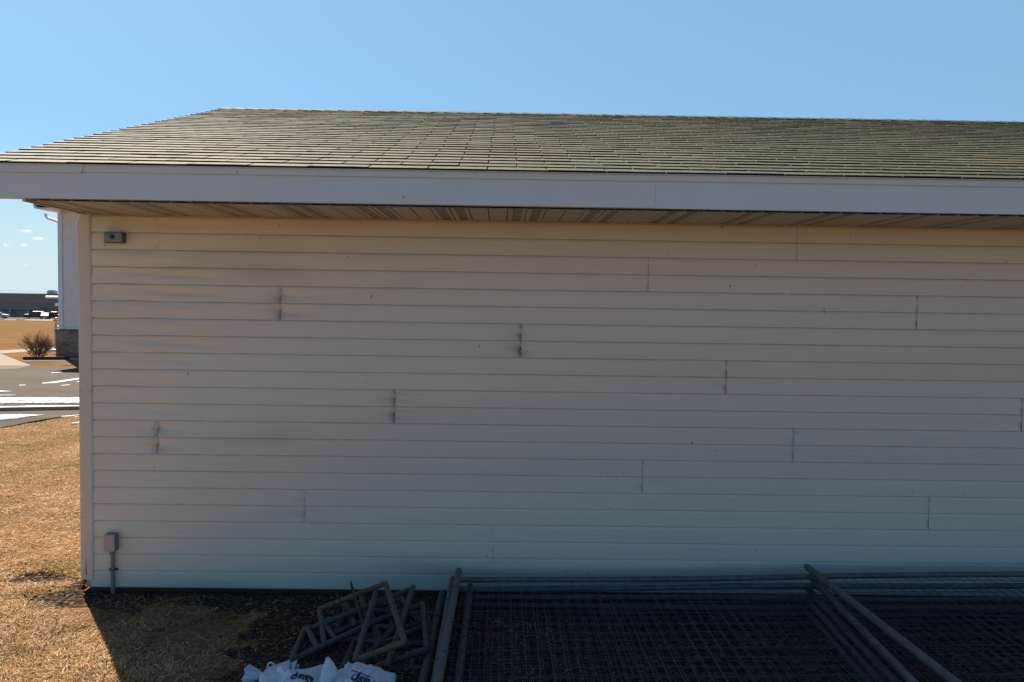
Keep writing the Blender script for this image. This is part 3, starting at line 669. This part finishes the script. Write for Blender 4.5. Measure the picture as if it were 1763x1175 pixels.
# ------------------------------------------------------------------ stack of temporary fence panels lying in front of the wall
def fence_panel(label, xa, xm, xb, yf, yn, zA, zB, zN, seed, skm=0.0, mt='galv'):
    # xa/xm/xb posts, yf far end, yn near end, zA height at the left far end, zB at the right far end, zN lift at the near end
    rd = random.Random(seed)
    def Z(x, y): return zA+(zB-zA)*(x-xa)/(xb-xa)+zN*(yf-y)/(yf-yn)
    t = thing('temporary_fence', label, 'fence', (xa, yf, 0), 'flat stacked temporary fence panels')
    for x, nm in ((xa, 'end_post'), (xm, 'middle_post'), (xb, 'end_post')):
        m_ = MB(); sk = skm if nm == 'middle_post' else rd.uniform(-.015, .015)
        m_.tube([(x, yf+.12, Z(x, yf+.12)+.022), (x, yf+.1, Z(x, yf+.1)+.022), (x+sk, yn-.1, Z(x, yn-.1)+.022)], [.017, .0195, .0195], 14); m_.build(nm, M[mt], t, smooth=False)
    for y in (yf, yn+.05):
        m_ = MB(); pts = []
        for i in range(13):
            x = xa+(xb-xa)*i/12; pts.append((x, y+.004*math.sin(i*1.1+seed), Z(x, y)+.004*math.sin(i*.7+seed*2)))
        m_.tube(pts, .0165, 12); m_.build('rail', M[mt], t)
    if True:
        m_ = MB(); y = yf-.07; r_ = .0014
        sag = lambda x, y: -.010+.012*noise.noise(Vector((x*2, y*2, seed*3.3)))
        while y > yn+.06:
            m_.tube([(xa+(xb-xa)*i/24, y+.004*noise.noise(Vector((i*.8, y*7, seed))), Z(xa+(xb-xa)*i/24, y)+sag(xa+(xb-xa)*i/24, y)) for i in range(25)], r_, 4, False); y -= .10 if seed % 2 else .15
        x = xa+.06
        while x < xb-.03:
            m_.tube([(x+.006*noise.noise(Vector((x*9, i*.6, seed))), yf+(yn-yf)*i/14, Z(x, yf+(yn-yf)*i/14)+sag(x, yf+(yn-yf)*i/14)+.0025) for i in range(15)], r_, 4, False); x += .06
        m_.build('wire_mesh', M['wire'], t)
        for i in range(3):       # twisted tie wires on the left post
            m_ = MB()
            y = yf-.25-.42*i+rd.uniform(-.05,.05); z = Z(xa, y)+.02
            m_.tube([(xa+.024*math.cos(a), y+.006*math.sin(a*.5), z+.024*math.sin(a)) for a in [k*.7 for k in range(10)]] + [(xa+.09, y-.01, z-.03)], .0016, 4, False)
            m_.build('tie_wire', M['wire'], t)
    return t
pA = onZ(789, 990, .18); pM = onZ(1396, 990, .20)
print('post', pA, pM, 'wall', zb, 'EX', EX, 'zs', zs, 'rise', (rz-ez)/(YR-FY), 'XRK', XRK, 'XL', XL, 'WC', WC, 'fz', fz, 'sl', SL)
yT = WY-.21; 
fence_panel('topmost fence panel of the pile, long grey posts pointing at the viewer', pA.x, pM.x, pM.x+2.0, yT, yT-1.75, .160, .250, .02, 1, .05)
fence_panel('fence panel just under the topmost one, shifted slightly left', pA.x-.035, pM.x+.01, pM.x+1.96, yT-.03, yT-1.8,   .120, .192, .02, 2, -.13)
fence_panel('fence panel in the middle of the pile with sagging mesh', pA.x+.07, pM.x-.02, pM.x+2.2, yT-.06, yT-1.85, .086, .112, .0, 3, -.10, 'galv_dull')
fence_panel('fence panel second from the ground, pushed out left of the pile', onZ(757, 1046, .06).x, pM.x-.05, pM.x+2.1, yT-.10, yT-1.9, .052, .066, .0, 4, -.10, 'galv_dull')
fence_panel('bottom fence panel of the pile lying on the soil', pA.x+.06, pM.x-.08, pM.x+2.15, yT-.12, yT-1.95, .018, .022, .0, 5, -.08, 'galv_dull')

# ------------------------------------------------------------------ heap of pipe stands
def P3(x, y, z): return onZ(x, y, z)
def pipe_stand(label, bars, origin_px):
    o = P3(*origin_px); t = thing('fence_stand', label, 'fence stand', (o.x, o.y, 0), 'welded pipe stands in the heap')
    for a, b, mt in bars:
        A, B = P3(*a), P3(*b); m_ = MB(); r_ = .0148; d = (B-A).normalized()
        m_.tube([A-d*r_*.6, A, B, B+d*r_*.6], [r_*.97, r_, r_, r_*.97], 12)
        o_ = m_.build('pipe', M[mt], t)
    return t
G, Yw = 'galv_dull', 'yellow'
pipe_stand('topmost pipe stand of the heap with yellow flaking bars', [((551,1049,.10),(663,1005,.235),Yw), ((664,1006,.245),(697,1106,.20),G), ((694,1107,.20),(614,1137,.13),Yw), ((647,1022,.205),(611,1139,.125),G), ((551,1050,.10),(558,1108,.07),G)], (620,1120,0))
pipe_stand('wide pipe stand leaning in the heap beside the white bags', [((711,1012,.215),(666,1148,.085),G), ((710,1014,.20),(528,1085,.075),G), ((524,1085,.075),(496,1150,.03),G), ((502,1138,.05),(655,1066,.13),G), ((529,1083,.08),(549,1120,.06),G), ((555,1071,.085),(578,1101,.075),G)], (560,1150,0))
pipe_stand('dull pipe stand half buried behind the yellow barred stand', [((592,1036,.11),(612,1078,.09),G), ((621,1025,.12),(631,1062,.10),G), ((592,1062,.08),(577,1090,.06),G), ((577,1090,.06),(640,1064,.09),G), ((553,1112,.04),(690,1086,.05),G), ((607,1112,.04),(590,1150,.03),G), ((617,1120,.045),(627,1160,.03),G)], (600,1120,0))
pipe_stand('upright looking pipe stand next to the fence panel posts', [((727,1040,.13),(735,1116,.115),G), ((726,1041,.13),(640,1072,.07),G), ((735,1118,.11),(636,1153,.055),G), ((730,1078,.075),(660,1108,.06),G), ((736,1151,.03),(655,1155,.03),G)], (700,1150,0))
pipe_stand('lowest pipe stand flat on the soil under the heap', [((640,1060,.06),(650,1110,.05),G), ((667,1058,.06),(684,1096,.05),G), ((640,1060,.06),(772,1057,.05),G), ((650,1112,.05),(735,1108,.045),G), ((716,1120,.03),(708,1152,.03),G), ((738,1062,.04),(744,1110,.04),G)], (700,1120,0))
rh_ = random.Random(21)
for lab, cx_, cy_, rot, zt in (('tilted pipe stand lost at the back of the heap near the wall', 650, 1085, .5, .05), ('pipe stand crossed under the others at the right of the heap', 690, 1100, 1.9, .05), ('pipe stand lying low in the middle of the heap', 600, 1115, -.4, .04)):
    c = onZ(cx_, cy_, .0); t = thing('fence_stand', lab, 'fence stand', (c.x, c.y, 0), 'welded pipe stands in the heap')
    ca, sa = math.cos(rot), math.sin(rot); hw, hd = .19, .13
    cn = [Vector((c.x+u*ca-v*sa, c.y+u*sa+v*ca, zt+(u*.12+v*.18))) for u, v in ((-hw,-hd),(hw,-hd),(hw,hd),(-hw,hd))]
    for i in range(4):
        m_ = MB(); m_.tube([cn[i], cn[(i+1)%4]], .0146, 12); m_.build('pipe', M['galv_dull'], t)
    m_ = MB(); m_.tube([(cn[0]+cn[3])/2, (cn[1]+cn[2])/2], .0135, 12); m_.build('pipe', M['galv_dull'], t)
for lab, a, b, w in (('rusty flat steel bar sticking up highest from the heap', (604,1004,.24), (628,1085,.10), .013), ('thin rusty bar beside the taller rusty bar', (579,1022,.17), (603,1072,.08), .009)):
    A, B = P3(*a), P3(*b); d = (B-A).normalized(); s_ = d.cross(Vector((0,1,.4))).normalized()*w; n_ = d.cross(s_).normalized()*.004
    m_ = MB(); m_.add([A-s_-n_, A+s_-n_, A+s_+n_, A-s_+n_, B-s_-n_, B+s_-n_, B+s_+n_, B-s_+n_], [(0,3,2,1),(4,5,6,7),(0,1,5,4),(1,2,6,5),(2,3,7,6),(3,0,4,7)])
    o_ = m_.build('rusty_bar', M['rust'], None, origin=B); bevel(o_, .0015, 1); tag(o_, lab, 'steel bar', 'rusty bars in the heap')

# ------------------------------------------------------------------ white printed bags
def pillow(c, hx, hy, hz, rot, seed, nu=64, nv=26, wr=.012, pz=.85, pk_=.75):
    rows = []
    ca, sa = math.cos(rot), math.sin(rot)
    for i in range(nv+1):
        ph = -math.pi/2+math.pi*i/nv; row = []
        for j in range(nu+1):
            th = 2*math.pi*j/nu; cp_ = math.cos(ph); e = .62
            sx = math.copysign(abs(math.cos(th))**e, math.cos(th)); sy = math.copysign(abs(math.sin(th))**e, math.sin(th))
            k = abs(cp_)**pk_; x, y, z = hx*sx*k, hy*sy*k, hz*math.copysign(abs(math.sin(ph))**pz, math.sin(ph))
            q = Vector((math.cos(th)*cp_, math.sin(th)*cp_, math.sin(ph)))
            n_ = wr*noise.fractal(q*2.6+Vector((seed*5.1,0,0)), .8, 2.0, 4)*2 + wr*1.2*abs(noise.noise(q*4.5+Vector((0,seed*3.7,0))))
            x += q.x*n_; y += q.y*n_; z += q.z*n_*1.3
            if z < 0: z *= .75
            row.append((c[0]+x*ca-y*sa, c[1]+x*sa+y*ca, max(.004, c[2]+z)))
        row[-1] = row[0]; rows.append(row)
    return rows
class Print:
    # a flat print laid on a bag: u to the right, v up a plane tilted back by 'tilt', turned by 'ang' in that plane
    def __init__(s, bvh, at, tilt, ang):
        s.b = bvh; s.o = Vector(at); r = Vector((1,0,0)); v = Vector((0, math.cos(tilt), math.sin(tilt)))
        s.n = r.cross(v); s.r = r*math.cos(ang)+v*math.sin(ang); s.v = v*math.cos(ang)-r*math.sin(ang)
    def __call__(s, u, v, up=.003):
        p = s.o+s.r*u+s.v*v; h = s.b.ray_cast(p+s.n*.6, -s.n)
        q = h[0] if h[0] else p
        return q+s.n*up
def text_on(pr, txt, size, uv, parent, flip=False):
    cu = bpy.data.curves.new('printed_text', 'FONT'); cu.body = txt; cu.size = size; cu.resolution_u = 3; cu.align_x = 'CENTER'; cu.align_y = 'CENTER'; cu.offset = size*.03
    ob = bpy.data.objects.new('tmp', cu); col.objects.link(ob); dg = bpy.context.evaluated_depsgraph_get()
    me = bpy.data.meshes.new_from_object(ob.evaluated_get(dg)); bpy.data.objects.remove(ob)
    bm = bmesh.new(); bm.from_mesh(me); bmesh.ops.triangulate(bm, faces=bm.faces[:]); bmesh.ops.subdivide_edges(bm, edges=bm.edges[:], cuts=2)
    k = -1 if flip else 1
    for v in bm.verts: v.co = pr(uv[0]+k*v.co.x, uv[1]+k*v.co.y, .003)
    bm.to_mesh(me); bm.free(); me.materials.clear(); me.materials.append(M['ink'])
    o = bpy.data.objects.new('printed_text', me); col.objects.link(o); o.parent = parent; o.matrix_parent_inverse = Matrix.Translation(-parent.location); return o
def ribbon_on(pr, pts, w, parent, name='printed_border'):
    m_ = MB(); L_, R_ = [], []
    P = [Vector((p[0], p[1], 0)) for p in pts]; Q = []
    for i in range(len(P)-1):
        for k in range(8): Q.append(P[i].lerp(P[i+1], k/8))
    Q.append(P[-1])
    for i, p in enumerate(Q):
        t = (Q[min(i+1, len(Q)-1)]-Q[max(i-1, 0)]).normalized(); n_ = Vector((-t.y, t.x, 0))*w
        L_.append(pr(p.x+n_.x, p.y+n_.y)); R_.append(pr(p.x-n_.x, p.y-n_.y))
    m_.grid([L_, R_]); return m_.build(name, M['ink'], parent)
# bag with the tied neck
t1 = onZ(511, 1141, .195); c1 = (t1.x+.02, t1.y-.16, .092)
sb1 = thing('sandbag', 'white plastic sandbag with a tied neck and loop at its left end', 'sandbag', (c1[0], c1[1], 0), 'white sandbags by the heap')
m_ = MB(); m_.grid(pillow(c1, .165, .25, .105, .12, 1, pz=1.0, pk_=.95)); body1 = m_.build('bag_body', M['bag'], sb1, smooth=True)
bv1 = BVHTree.FromPolygons(m_.v, m_.f)
nk = onZ(478, 1160, .12); m_ = MB(); rows = []
for i in range(9):
    u = i/8; row = []
    for j in range(25):
        a = 2*math.pi*j/24; k = (.085*(1-u)**1.6+.011) if u < .62 else (.011+.036*((u-.62)/.38)**.7)
        rr = k*(1+.34*math.sin(a*4+u*2)+.25*math.sin(a*7+1.3)+.2*math.sin(a*11)); 
        row.append((nk.x+.07-.20*u, nk.y-.02-.02*u+rr*math.cos(a)*(1 if u < .62 else .8), max(.006, nk.z-.03+.062*u-(.03*max(0,u-.62)/.38)*math.sin(a*.5)+rr*math.sin(a)*(.75 if u < .62 else .6))))
    rows.append(row)
m_.grid(rows); m_.build('tied_neck', M['bag'], sb1, smooth=True)
lp = onZ(467, 1149, .165); m_ = MB()
m_.tube([(lp.x+.016+.020*math.cos(a)-.012, lp.y, lp.z-.012+.030*math.sin(a)+.012*math.cos(a)*-1) for a in [k*2*math.pi/18 for k in range(18)]], .0042, 6, closed=True); m_.build('tie_loop', M['bag'], sb1, smooth=True)
ta = onY(518, 1150, c1[1]-.10); pr = Print(bv1, ta, .85, .12)
text_on(pr, 'esp', .062, (-.022, .0), sb1, True); ribbon_on(pr, [(-.05, -.040), (-.01, -.042), (.035, -.041)], .003, sb1)
# bag with the raised corner
t2 = onZ(622, 1143, .205); c2 = (t2.x-.01, t2.y-.16, .095)
sb2 = thing('sandbag', 'white printed sandbag with a peaked corner leaning over the tied one', 'sandbag', (c2[0], c2[1], 0), 'white sandbags by the heap')
m_ = MB(); m_.grid(pillow(c2, .145, .26, .115, -.2, 2, pz=1.0, pk_=1.0)); body2 = m_.build('bag_body', M['bag'], sb2, smooth=True)
bv2 = BVHTree.FromPolygons(m_.v, m_.f)
pk = onZ(559, 1131, .275); m_ = MB(); rows = []
for i in range(10):
    u = i/9; row = []
    for j in range(21):
        a = 2*math.pi*j/20; rr = .17*(1-u)**.8+.006; f_ = 1+.20*math.sin(a*3+1)*(1-u)+.07*math.sin(a*7+u*4)
        row.append((pk.x+.02*math.sin(u*2.5)+.015*(1-u)+rr*math.cos(a)*f_*.55, pk.y-.10*(1-u)+rr*math.sin(a)*f_, .02+(pk.z-.02)*u))
    rows.append(row)
m_.grid(rows); m_.build('bag_corner', M['bag'], sb2, smooth=True)
tb_ = onY(612, 1160, c2[1]-.13); pr = Print(bv2, tb_, .95, -.38)
text_on(pr, 'esp', .066, (-.002, .0), sb2, True)
ribbon_on(pr, [(-.07, .031), (.035, .031), (.052, .024), (.058, .0), (.050, -.032), (-.0, -.036), (-.06, -.036)], .0022, sb2)
ribbon_on(pr, [(.068, .034), (.078, .030)], .004, sb2, 'printed_mark')
# ------------------------------------------------------------------ neighbouring building with brick base
by2 = onZ(97, 613.5).y; BY = by2
xb2 = onY(96, 600, BY).x; xs2 = onY(103, 480, BY+.09).x; ztop = onY(103, 366, BY).z; zbr = onY(115, 570.5, BY).z; XB2 = 9.0; YB2 = BY+16
gy0 = BY-.55; g0 = onY(56.5, 352, gy0); gx = g0.x; gz = g0.z
nb = thing('office_building', 'grey sided building with a brick base beyond the parking lot', 'building', (xb2, BY, 0))
m_ = MB(); ex = .115; n = int((ztop+.4)/ex)
z = zbr+.03
while z < ztop:
    m_.add([(xs2, BY+.066, z), (XB2, BY+.066, z), (XB2, BY+.09, z+ex), (xs2, BY+.09, z+ex), (XB2, BY+.095, z), (xs2, BY+.095, z)], [(0,1,2,3), (0,5,4,1)])
    m_.add([(xs2-.015, BY+.09, z), (xs2-.015, YB2, z), (xs2, YB2, z+ex), (xs2, BY+.09, z+ex)], [(0,3,2,1)]); z += ex
m_.box(xs2+.02, XB2, BY+.10, YB2, .0, gz-.13)
m_.build('siding', M['greysiding'], nb)
m_ = MB(); m_.box(xb2, XB2, BY, BY+.11, -.1, zbr); m_.box(xb2, xb2+.1, BY+.112, YB2, -.1, zbr); m_.build('brick_base', M['brick'], nb)
m_ = MB(); m_.box(xb2-.02, XB2, BY-.03, BY+.112, zbr+.002, zbr+.05); m_.box(xb2-.02, xb2+.12, BY+.115, YB2, zbr+.002, zbr+.05); m_.build('brick_ledge', M['apron'], nb)
m_ = MB(); m_.box(xs2-.03, xs2+.10, BY+.045, BY+.073, zbr+.055, ztop); m_.build('corner_trim', M['whitetrim'], nb)
m_ = MB()
m_.prism([(gx, gy0, gz), (gx+.13, gy0, gz), (gx+.13, gy0, gz-.12), (gx+.05, gy0, gz-.12), (gx+.015, gy0, gz-.06)], (0,0,0), (0,YB2-gy0,0)); m_.build('gutter', M['whitetrim'], nb)
m_ = MB(); m_.box(gx+.135, xs2+.3, gy0+.02, YB2, gz-.125, gz-.085); m_.box(xs2+.3, XB2, gy0+.02, BY+.1, gz-.125, gz-.085); m_.build('soffit', M['whitetrim'], nb)
m_ = MB(); xm2 = (gx+XB2)/2; rh = gz+2.0
m_.prism([(gx+.03, gy0, gz+.012), (xm2, gy0, rh), (XB2+1, gy0, gz+.012), (XB2+1, gy0, gz-.10), (xm2, gy0, rh-.12), (gx+.135, gy0, gz-.07)], (0,-.02,0), (0,YB2-gy0,0)); m_.build('roof', M['shingle'], nb)
m_ = MB(); m_.add([(xs2+.02, BY+.06, ztop), (XB2, BY+.06, ztop), (xm2, BY+.06, rh-.3)], [(0,1,2)]); m_.build('gable', M['greysiding'], nb)
ey = BY+1.1; d0 = onY(78.5, 367, ey); d1 = onY(78.5, 373, ey); d2 = onY(101, 382, ey)
m_ = MB(); m_.tube([(d0.x, ey, gz-.1), (d0.x, ey, d1.z+.03), (d0.x+.05, ey, d1.z-.05), (d2.x-.02, ey, d2.z), (xs2-.05, ey, d2.z-.1), (xs2-.05, ey, .1)], .042, 8); m_.build('downspout', M['whitetrim'], nb)
cy = BY+3.0; a0 = onY(91.5, 510, cy); a1 = onY(91.5, 514, cy)
m_ = MB(); m_.box(a0.x, xs2-.02, cy-.5, cy+1.5, a1.z, a0.z); bevel(m_.build('door_canopy', M['whitetrim'], nb), .02)
w0 = onY(96, 517, cy+.3); w1 = onY(96, 527, cy+.3); m_ = MB(); m_.box(w0.x+.02, xs2-.02, cy+.2, cy+.9, w1.z, w1.z+.08); m_.box(xs2-.06, xs2-.02, cy+.2, cy+.9, w1.z+.08, a1.z-.02); m_.build('window_frame', M['whitetrim'], nb)
hr = thing('handrail', 'grey handrail and post beside the brick building', 'handrail', (onZ(94, 601).x, onZ(94, 601).y, 0))
h0 = onZ(93.5, 602); hy = BY+2.6; q = [onY(97, 547, hy), onY(95.5, 563, hy), onY(95, 600, hy)]
m_ = MB(); m_.tube([(q[0].x, hy, q[0].z), (q[1].x, hy+.02, q[1].z), (q[2].x, hy+.02, .0)], .04, 8); m_.tube([(q[1].x, hy+.02, q[1].z), (xb2-.03, hy+.02, q[1].z+.05)], .03, 8); m_.box(q[0].x-.03, xb2-.03, hy+.08, hy+.14, q[1].z+.25, q[0].z); m_.build('rail', M['canopy'], hr)
m_ = MB(); hb = onY(91, 597, hy-.4); m_.box(hb.x-.04, hb.x+.28, hy-.5, hy-.2, 0, .07); m_.build('base', M['whitetrim'], hr)
# edging board in the shrub bed
ed = MB(); a = onZ(39, 620.2); b = onZ(120, 620.0); d = (b-a).normalized(); n_ = Vector((-d.y, d.x, 0))*.05
ed.prism([a, b, b+n_, a+n_], (0,0,-.05), (0,0,.09)); eo = bevel(ed.build('bed_edging', M['mulch'], None, origin=a), .01); tag(eo, 'dark low edging running under the bare shrub', 'edging')
flat('mulch_bed', [(36,620.5),(46,617.5),(90,617.0),(112,619),(112,622),(60,622.3),(41,623)], .005, M['mulch'])

# ------------------------------------------------------------------ bare shrub
sp = onZ(65, 615.5); S = (615.5-564)/FPX*sp.y
shrub = thing('bare_shrub', 'leafless rounded shrub by the walkway in front of the dry field', 'shrub', sp)
rt = random.Random(5); m1 = MB(); m2 = MB()
def grow(p, d, L, r_, lvl):
    q = p; P = [q]; k = 3
    for i in range(k):
        d = (d + Vector((rt.gauss(0,.16), rt.gauss(0,.16), rt.gauss(.03,.12)))).normalized(); q = q+d*L/k
        P.append(q)
    (m1 if lvl < 2 else m2).tube(P, [r_*(1-.45*i/k) for i in range(k+1)], 5 if lvl < 2 else 3, False)
    if lvl >= 4: return
    for i in range((4, 4, 4, 3)[lvl]):
        ax = Vector((rt.gauss(0,1), rt.gauss(0,1), rt.gauss(.1,.7))).normalized()
        nd = (d*.75+ax*.75).normalized(); st = P[rt.choice((1,2,2,3)) if lvl < 2 else rt.choice((2,3,3))]
        e = st+nd*L*.7; c = sp+Vector((0,0,S*.56)); v = e-c
        if (v.x/(S*.56))**2+(v.y/(S*.56))**2+(v.z/(S*.5))**2 > 1.05: nd = (nd+Vector((0,0,.5))-v*.5/S).normalized(); 
        if (v.x/(S*.56))**2+(v.y/(S*.56))**2+(v.z/(S*.5))**2 > 1.5: continue
        grow(st, nd, L*rt.uniform(.6,.82), r_*.6, lvl+1)
for i in range(11):
    a = i*2*math.pi/11+rt.uniform(-.3,.3); sp_ = rt.choice((.35, .8, 1.3, 1.9))*rt.uniform(.8,1.2)
    grow(sp+Vector((.03*math.cos(a), .03*math.sin(a), -.03)), Vector((math.cos(a)*sp_, math.sin(a)*sp_, 1.0)).normalized(), S*.36, .017, 0)
m1.build('stems', M['twig'], shrub); m2.build('twigs', M['twig'], shrub)

# ------------------------------------------------------------------ far store, cars, wires
DY = 218
def dz(y, x=50): return onY(x, y, DY).z
wx0 = onY(-420, 520, DY).x; wx1 = onY(330, 520, DY).x; zr = onY(50, 507.3, DY).z
st_ = thing('store_building', 'long dark brown flat roofed store far across the dry field', 'building', ((wx0+wx1)/2, DY, fz))
m_ = MB(); m_.box(wx0, wx1, DY, DY+40, fz-.5, zr); m_.build('wall', M['warehouse'], st_)
m_ = MB(); m_.box(wx0-.1, wx1+.1, DY-.15, DY-.002, dz(520.2), dz(519.0)); m_.box(wx0-.2, wx1+.2, DY-.2, DY+40.2, zr+.002, zr+.25); m_.build('parapet_band', M['canopy'], st_)
cx1 = onY(73, 532, DY-1.2).x
m_ = MB(); m_.box(wx0+4, cx1, DY-1.2, DY-.2, dz(533), dz(531)); m_.build('canopy', M['canopy'], st_)
m_ = MB(); m_.box(wx0+4, cx1, DY-.12, DY-.003, fz, dz(533.5)); m_.build('shopfront', M['warehouse2'], st_)
for px in (-90, -40, 10.5, 42): 
    x = onY(px, 540, DY-2.7).x; m_ = MB(); m_.box(x-.25, x+.25, DY-1.1, DY-.8, fz, dz(533)-.01); m_.build('pillar', M['canopy'], st_)
ux = onY(90, 509, DY+6).x; m_ = MB(); m_.box(ux-.9, ux+.9, DY+5, DY+7, zr+.26, zr+1.1); m_.box(ux-.6, ux+.6, DY+5.2, DY+6.8, zr+1.1, zr+1.25); m_.build('roof_unit', M['canopy'], st_)
paint = {}
def car(label, px, Y, rot, color, kind):
    c = onY(px, 549, Y); m = mat('car_paint_'+kind+str(int(px)), color, .3, spec=.6)
    t = thing('parked_car', label, kind, (c.x, Y, fz+.03), 'cars parked at the far store')
    t.rotation_euler = (0, 0, rot)
    if kind == 'car': prof = [(-2.2,.35),(-2.25,.75),(-2.1,.95),(-1.5,1.0),(-.9,1.42),(.5,1.45),(1.2,1.02),(2.1,.9),(2.25,.7),(2.2,.35)]; win = [(-1.35,1.02),(-.85,1.36),(.45,1.39),(1.02,1.02)]
    elif kind == 'pickup': prof = [(-2.7,.5),(-2.75,1.05),(-.6,1.08),(-.5,1.75),(.8,1.8),(1.4,1.2),(2.6,1.1),(2.75,.8),(2.7,.5)]; win = [(-.38,1.2),(-.35,1.66),(.72,1.7),(1.2,1.2)]
    else: prof = [(-2.3,.4),(-2.35,1.0),(-2.2,1.7),(-1.9,1.78),(.4,1.78),(1.2,1.15),(2.15,1.02),(2.35,.8),(2.3,.4)]; win = [(-2.0,1.12),(-1.95,1.62),(.3,1.66),(.95,1.15)]
    def add(mb, nm, mt): 
        o = mb.build(nm, mt, None); o.parent = t; return o
    b = MB(); b.prism([(x, 0, z) for x, z in prof], (0,-.85,0), (0,.85,0)); bo = add(b, 'body', m); bevel(bo, .06, 2, 30)
    for s in (-1, 1):
        w = MB(); w.prism([(x, 0, z) for x, z in win], (0, s*.852, 0), (0, s*.866, 0)); add(w, 'side_window', M['glass'])
    w = MB(); a, b_ = prof[-5] if kind != 'x' else 0, prof[-4]; 
    w.quad((a[0]+.05, -.7, a[1]-.02), (a[0]+.05, .7, a[1]-.02), (b_[0]+.02, .7, b_[1]+.05), (b_[0]+.02, -.7, b_[1]+.05)); add(w, 'windscreen', M['glass'])
    L = 1.4 if kind != 'pickup' else 1.75
    for sx in (-L, L):
        for sy in (-1, 1):
            w = MB(); w.tube([(sx, sy*.7, .33), (sx, sy*.88, .33)], .34, 16); wo = add(w, 'wheel', M['tyre'])
            w = MB(); w.tube([(sx, sy*.875, .33), (sx, sy*.895, .33)], .2, 12); ro = w.build('rim', M['rim'], None); ro.parent = wo
    return t
car('white car at the left edge of the far car park', -3, 201, R(12), (.7,.7,.72), 'car')
car('black suv parked before the far store pillars', 60, 203, R(205), (.012,.013,.017), 'suv')
car('silver blue car between the black suv and the red pickup', 78, 202, R(115), (.42,.48,.58), 'car')
car('dark red pickup beside the grey building corner', 96, 203, R(188), (.14,.02,.02), 'pickup')
pl = MB()
for y0, y1 in ((495.3, 497.6), (499.4, 501.0)):
    a = onY(-500, y0-10, 420); b = onY(700, y1+9, 420)
    pl.tube([a.lerp(b, i/20)+Vector((0,0,-2.0*math.sin(math.pi*i/20))) for i in range(21)], .035, 5)
tag(pl.build('power_line', M['canopy'], None, origin=onY(100, 500, 420)), 'thin overhead power lines against the pale sky above the store', 'power line')
